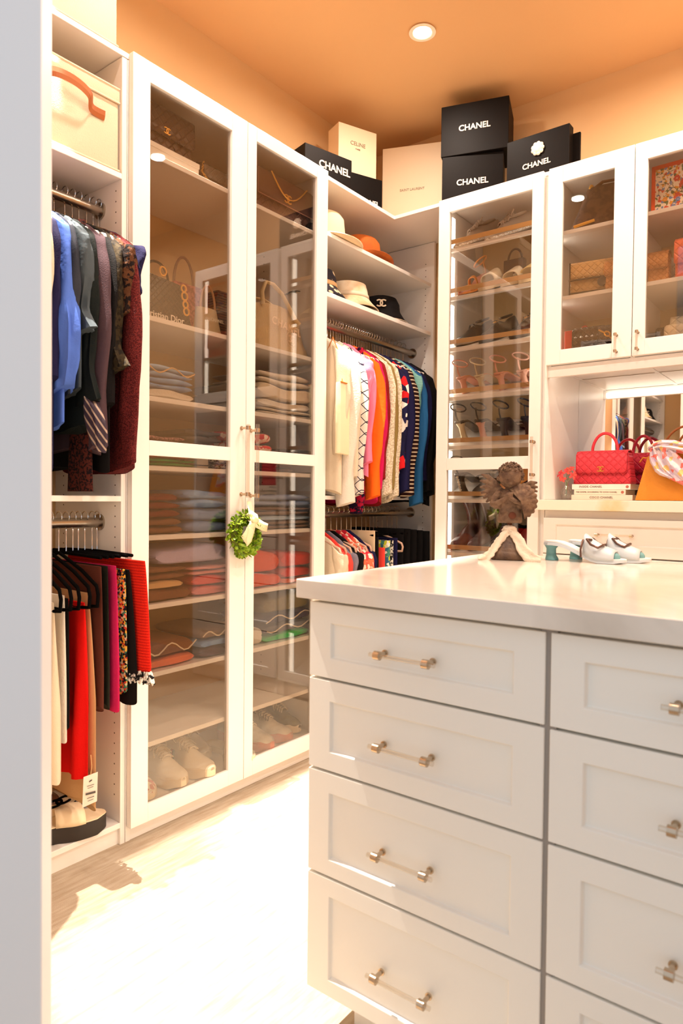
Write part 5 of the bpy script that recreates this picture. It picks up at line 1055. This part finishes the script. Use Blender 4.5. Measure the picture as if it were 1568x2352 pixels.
MB().loft(strip([(-.085,-.006,.205),(-.075,-.010,.160),(-.055,-.012,.120),(-.012,-.014,.085)],[.012,.026,.026,.006],ph=2),False,False).build('tail',SC,t,smooth=True,solid=.0012)
MB().loft(strip([(-.105,.0,.196),(-.070,-.012,.212),(-.02,-.014,.206),(.04,-.012,.19),(.07,-.01,.16)],[.008,.018,.022,.020,.010],ph=4),False,False).build('knot_loop',SC,t,smooth=True,solid=.0012)
MB().ell((-.045,-.012,.203),(.022,.014,.018),14,8).build('knot',SC,t,smooth=True)
# ---------------------------------------------------------------- wreath
LEAF=mat('boxwood_leaf',(160,186,36),.5,kind='noise',rgb2=(84,126,16),scale=60)
t=thing('boxwood_wreath','small green boxwood wreath with cream ribbon hanging on the glazed doors','wreath',(-1.745,1.712,.946))
MB().tube([(0,.052*math.cos(a),.060*math.sin(a)) for a in [2*PI*k/28 for k in range(28)]],.014,8,closed=True).build('ring_core',mat('twig_core',(96,104,30),.8),t,smooth=True)
m=MB(); rr=random.Random(5)
for k in range(620):
    a=rr.uniform(0,2*PI); b_=rr.uniform(0,2*PI); c=Vector((0,.052*math.cos(a),.060*math.sin(a))); rd=Vector((0,math.cos(a),math.sin(a)))
    o_=rd*math.cos(b_)+Vector((1,0,0))*math.sin(b_); 
    if o_.x<-.55: continue
    tn=Vector((0,-math.sin(a),math.cos(a))); d_=(o_*.8+tn*rr.uniform(.2,.9)+Vector((rr.uniform(0,.4),0,0))).normalized(); base=c+o_*.013; l=rr.uniform(.016,.024); s_=d_.cross(Vector((rr.uniform(-1,1),rr.uniform(-1,1),rr.uniform(-1,1)))).normalized(); up_=d_.cross(s_)
    w_=l*.30
    m.add([base,base+d_*l*.4+s_*w_+up_*.001,base+d_*l*.8+s_*w_*.8,base+d_*l,base+d_*l*.8-s_*w_*.8,base+d_*l*.4-s_*w_+up_*.001,base+d_*l*.55+up_*.003],[(0,1,6),(1,2,6),(2,3,6),(3,4,6),(4,5,6),(5,0,6)])
m.build('leaves',LEAF,t,smooth=True,kind='stuff')
RB_=mat('cream_grosgrain',(240,226,186),.7,kind='stripe',rgb2=(226,210,166),scale=120,dirn='Z')
def ribbon(pts,w_,nm='ribbon_tail'):
    out=[]
    for i,p in enumerate(pts):
        p=Vector(p); tg=(Vector(pts[min(i+1,len(pts)-1)])-Vector(pts[max(i-1,0)])).normalized(); sd=tg.cross(Vector((1,0,0))).normalized(); out.append([tuple(p+sd*w_[i]*q) for q in (-1,-.3,.3,1)])
    MB().loft(out,False,False).build(nm,RB_,t,smooth=True,solid=.0012)
ribbon([(.022,.008,.052),(.032,.010,.040),(.030,.002,.022),(.028,-.012,-.004),(.026,-.030,-.020)],[.016,.016,.018,.020,.018])
ribbon([(.030,.014,.044),(.030,.004,.010),(.028,-.006,-.022),(.026,-.014,-.042)],[.014,.015,.014,.002])
ribbon([(.024,.018,.046),(.030,.040,.036),(.027,.066,.026),(.022,.094,.020)],[.016,.017,.016,.015])
ribbon([(.012,.004,.062),(.024,.006,.066),(.034,.016,.058),(.034,.024,.044),(.026,.020,.034)],[.015,.017,.018,.015,.012],'ribbon_knot')
ribbon([(.016,.010,.060),(.018,.014,.075),(.006,.016,.115)],[.012,.012,.010],'ribbon_loop')
# ---------------------------------------------------------------- cherub figure on the island
STONE=mat('weathered_stone',(84,60,44),.85,kind='noise',rgb2=(122,96,72),scale=55,bump=.7,bscale=160)
t=thing('cherub_figurine','weathered stone winged cherub on a wooden stem and dark base','figurine',(-.752,1.722,.918),math.radians(24))
# local front = -y, height measured from the worktop
def remesh(o,vox,sm=2):
    md=o.modifiers.new('r','REMESH'); md.mode='VOXEL'; md.voxel_size=vox; md.use_smooth_shade=True
    s_=o.modifiers.new('s','SMOOTH'); s_.factor=.5; s_.iterations=sm
m=MB()
m.loft([[(x*.030,y*.020,z) for x,y in [(math.copysign(abs(math.cos(a))**.6,math.cos(a))*k,math.copysign(abs(math.sin(a))**.6,math.sin(a))*k) for a in [2*PI*i/20 for i in range(20)]]] for z,k in ((.098,1.0),(.102,1.08),(.120,1.02),(.138,.86))])   # skirt block
m.loft([[(.026*k*math.cos(a),.019*k*math.sin(a),z) for a in [2*PI*i/18 for i in range(18)]] for z,k in ((.134,.95),(.150,1.05),(.170,1.1),(.184,.85),(.190,.5))])  # torso
m.ell((0,-.003,.222),(.030,.031,.033),18,14)      # skull
m.ell((-.012,-.018,.212),(.011,.010,.010)); m.ell((.012,-.018,.212),(.011,.010,.010))   # cheeks
m.ell((0,-.028,.216),(.0042,.006,.006)); m.ell((0,-.024,.203),(.008,.007,.006)); m.ell((0,-.027,.2085),(.0065,.003,.0016)); m.ell((0,-.0265,.2060),(.005,.003,.0015))  # nose, chin, lips
m.ell((-.010,-.025,.2225),(.0055,.003,.003)); m.ell((.010,-.025,.2225),(.0055,.003,.003))  # eyes
m.ell((-.011,-.024,.228),(.008,.004,.0022)); m.ell((.011,-.024,.228),(.008,.004,.0022))  # brows
m.tube([(-.026,0,.182),(-.040,-.004,.164),(-.044,-.012,.146),(-.032,-.026,.150),(-.016,-.034,.160),(-.006,-.036,.170)],[.010,.0095,.009,.008,.0065,.006],10)  # left arm to chin
m.tube([(.024,0,.182),(.034,-.008,.166),(.030,-.024,.152),(.012,-.034,.156),(-.002,-.037,.166)],[.010,.009,.008,.0065,.006],10)
for k in range(4): m.tube([(-.012+.005*k,-.037,.163+.001*k),(-.010+.005*k,-.040,.172+.001*k),(-.008+.004*k,-.038,.180)],[.0030,.0028,.0022],6)   # fingers
m.ell((-.033,-.006,.146),(.016,.014,.012)); m.ell((.030,-.006,.146),(.016,.014,.012))
o=m.build('body',STONE,t); remesh(o,.0016,2)
m=MB(); rr=random.Random(8)
for k in range(120):
    u_=rr.uniform(-.25,1); a=rr.uniform(0,2*PI); r_=math.sqrt(max(0,1-u_*u_)); p=Vector((r_*math.cos(a),r_*math.sin(a),u_))
    if p.y<-.30 and p.z<.42: continue
    c=Vector((p.x*.030,-.001+p.y*.031,.222+p.z*.034)); sp=rr.choice((1,-1)); R0=rr.uniform(.004,.0065); uu=p.orthogonal().normalized(); vv=p.cross(uu)
    m.tube([c+uu*math.cos(sp*q*1.5)*R0*(1-.16*q)+vv*math.sin(sp*q*1.5)*R0*(1-.16*q)+p*(.0012*q) for q in range(6)],[.0026,.0028,.0026,.0024,.002,.0012],6)
m.build('curly_hair',STONE,t,smooth=True,kind='stuff')
def wing(sd):
    m=MB()
    for k in range(7):
        a=math.radians(58-17*k) if sd<0 else math.radians(40-14*k); l=(.078-.006*k) if sd<0 else (.060-.003*k)
        base=Vector((sd*.018,.012,.178-.002*k)); d_=Vector((sd*math.cos(a*.7),.18,math.sin(a*.7)))
        pts=[base,base+d_*l*.35+Vector((0,0,.008)),base+d_*l*.7+Vector((0,0,.008)),base+d_*l]
        m.tube(pts,[.006,.0075,.0070,.003],8,flat=.5,up=(0,1,0))
    m.ell((sd*.024,.010,.176),(.014,.009,.016))
    o=m.build('wing',STONE,t,label='feathered stone wing'); remesh(o,.0014,1)
wing(-1); wing(1)
# scallop shell held at the right side
m=MB()
def shp(u,v):
    a=math.radians(-75+210*u); r_=.046*v; rib=1+.045*math.cos(u*2*PI*11)*v
    return (.026+r_*math.cos(a)*rib*.92,-.022-.020*(1-(v-.0)**2)+.012*v,.156+r_*math.sin(a)*rib*1.0)
m.grid(shp,88,10).build('shell_bowl',STONE,t,smooth=60,solid=.004)
MB().tube([(0,0,.070),(0,0,.105)],.0068,12).build('stem',AMBER,t,smooth=True,label='turned wooden stem')
MB().lathe((.002,-.020,0),[(.001,.112),(.0,.112)],8).build('hollow',AMBER,t) if False else MB().ell((.006,-.0205,.118),(.010,.0035,.0095),16,8).build('rust_patch',mat('rust_stone',(96,50,28),.8),t,smooth=True)
DKST=mat('dark_bronze_stone',(72,50,34),.5,kind='noise',rgb2=(110,84,58),scale=30,bump=.4,bscale=120)
o=MB().loft([[(x*.048*k,y*.040*k,z) for x,y in [(math.copysign(abs(math.cos(a))**.62,math.cos(a)),math.copysign(abs(math.sin(a))**.62,math.sin(a))) for a in [2*PI*i/32 for i in range(32)]]] for z,k in ((.0005,.98),(.003,1.04),(.018,1.02),(.021,.93),(.024,.90),(.040,.64),(.056,.40),(.066,.26),(.072,.2))]).build('base',DKST,t,smooth=50)
t=thing('torn_ribbon','frayed cream fabric ribbon tied round the cherub base','ribbon',(-.752,1.722,.9185),math.radians(24))
def cloth(pts,w_,nm,seed):
    rr=random.Random(seed); out=[]; N=30
    for k in range(N+1):
        s=k/N; i=min(len(pts)-2,int(s*(len(pts)-1))); f=s*(len(pts)-1)-i; f=f*f*(3-2*f)*.5+f*.5; c=Vector(pts[i]).lerp(Vector(pts[i+1]),f); wd=w_[i]+(w_[i+1]-w_[i])*f
        tg=(Vector(pts[i+1])-Vector(pts[i])).normalized(); sd=tg.cross(Vector((0,-1,.3))).normalized()
        jag=rr.uniform(-.0015,.0015); out.append([tuple(c+sd*(wd*q+(jag if abs(q)==1 else 0))+Vector((0,-.0025*math.sin(4*q+s*8),0))) for q in (-1,-.66,-.33,0,.33,.66,1)])
    MB().loft(out,False,False).build(nm,mat('frayed_cotton',(222,206,182),.9,bump=.7,bscale=110),t,smooth=True,solid=.0022)
cloth([(.0,-.012,.080),(-.014,-.016,.066),(-.030,-.024,.045),(-.045,-.040,.022),(-.060,-.052,.006),(-.080,-.056,.0035)],[.009,.010,.010,.010,.011,.006],'ribbon_tail',1)
cloth([(.0,-.012,.080),(.016,-.018,.064),(.026,-.028,.048),(.036,-.042,.026),(.052,-.054,.008),(.078,-.060,.0035)],[.010,.012,.013,.015,.016,.010],'ribbon_tail',2)
cloth([(-.014,-.008,.072),(-.008,-.014,.082),(.006,-.014,.083),(.013,-.008,.072),(.004,.012,.074),(-.012,.008,.074)],[.009]*6,'ribbon_band',3)
# ---------------------------------------------------------------- blue mules
PB=mat('powder_blue_satin',(202,210,212),.35); TEALH=mat('sea_green_velvet',(110,160,160),.6); GUN=mat('gunmetal_piping',(104,80,70),.3,.7)
def mule(label,loc,rz,side):
    s_=shoe(label,loc,rz,.205,.074,'mule',PB,PB,mat('white_insole',(236,234,230),.5),st=.008,heel=.040,name='mule',cat='shoe',side=side,cs=TEALH)
    MB().loft([[(bx_*.019*k,-.086+.014*k*by_,.010+.0*k) if False else (0.017*k*bx_,-.074+.012*k*by_*1.2,.0095+z*.85) for bx_,by_ in [(math.cos(a),math.sin(a)) for a in [2*PI*i/16 for i in range(16)]]] for z,k in ((0,1.0),(.010,.95),(.017,.7),(.020,.25))]).build('toe_pad',TEALH,s_,smooth=60)
    for sd in (1,-1):
        cx=sd*.012; MB().tube([(cx+sd*.0,-.020,.058),(cx+sd*.015,-.012,.060),(cx+sd*.026,-.024,.048),(cx+sd*.022,-.042,.040),(cx+sd*.006,-.050,.046),(cx-sd*.008,-.050,.046)],.0032,7).build('piping_motif',GUN,s_,smooth=True,label='curled gunmetal piping')
    MB().tube([(-.0365,.0,.014),(-.032,.002,.034),(-.020,.0,.056),(0,-.002,.063),(.020,0,.056),(.032,.002,.034),(.0365,0,.014)],.0026,7).build('vamp_edge',GUN,s_,smooth=True,label='gunmetal top edge')
    return s_
mule('powder blue mule with sea-green heel, nearer of the pair on the island',(-.575,1.792,.9185),math.radians(93),1)
mule('powder blue mule with sea-green heel, farther of the pair on the island',(-.535,1.868,.9185),math.radians(97),-1)
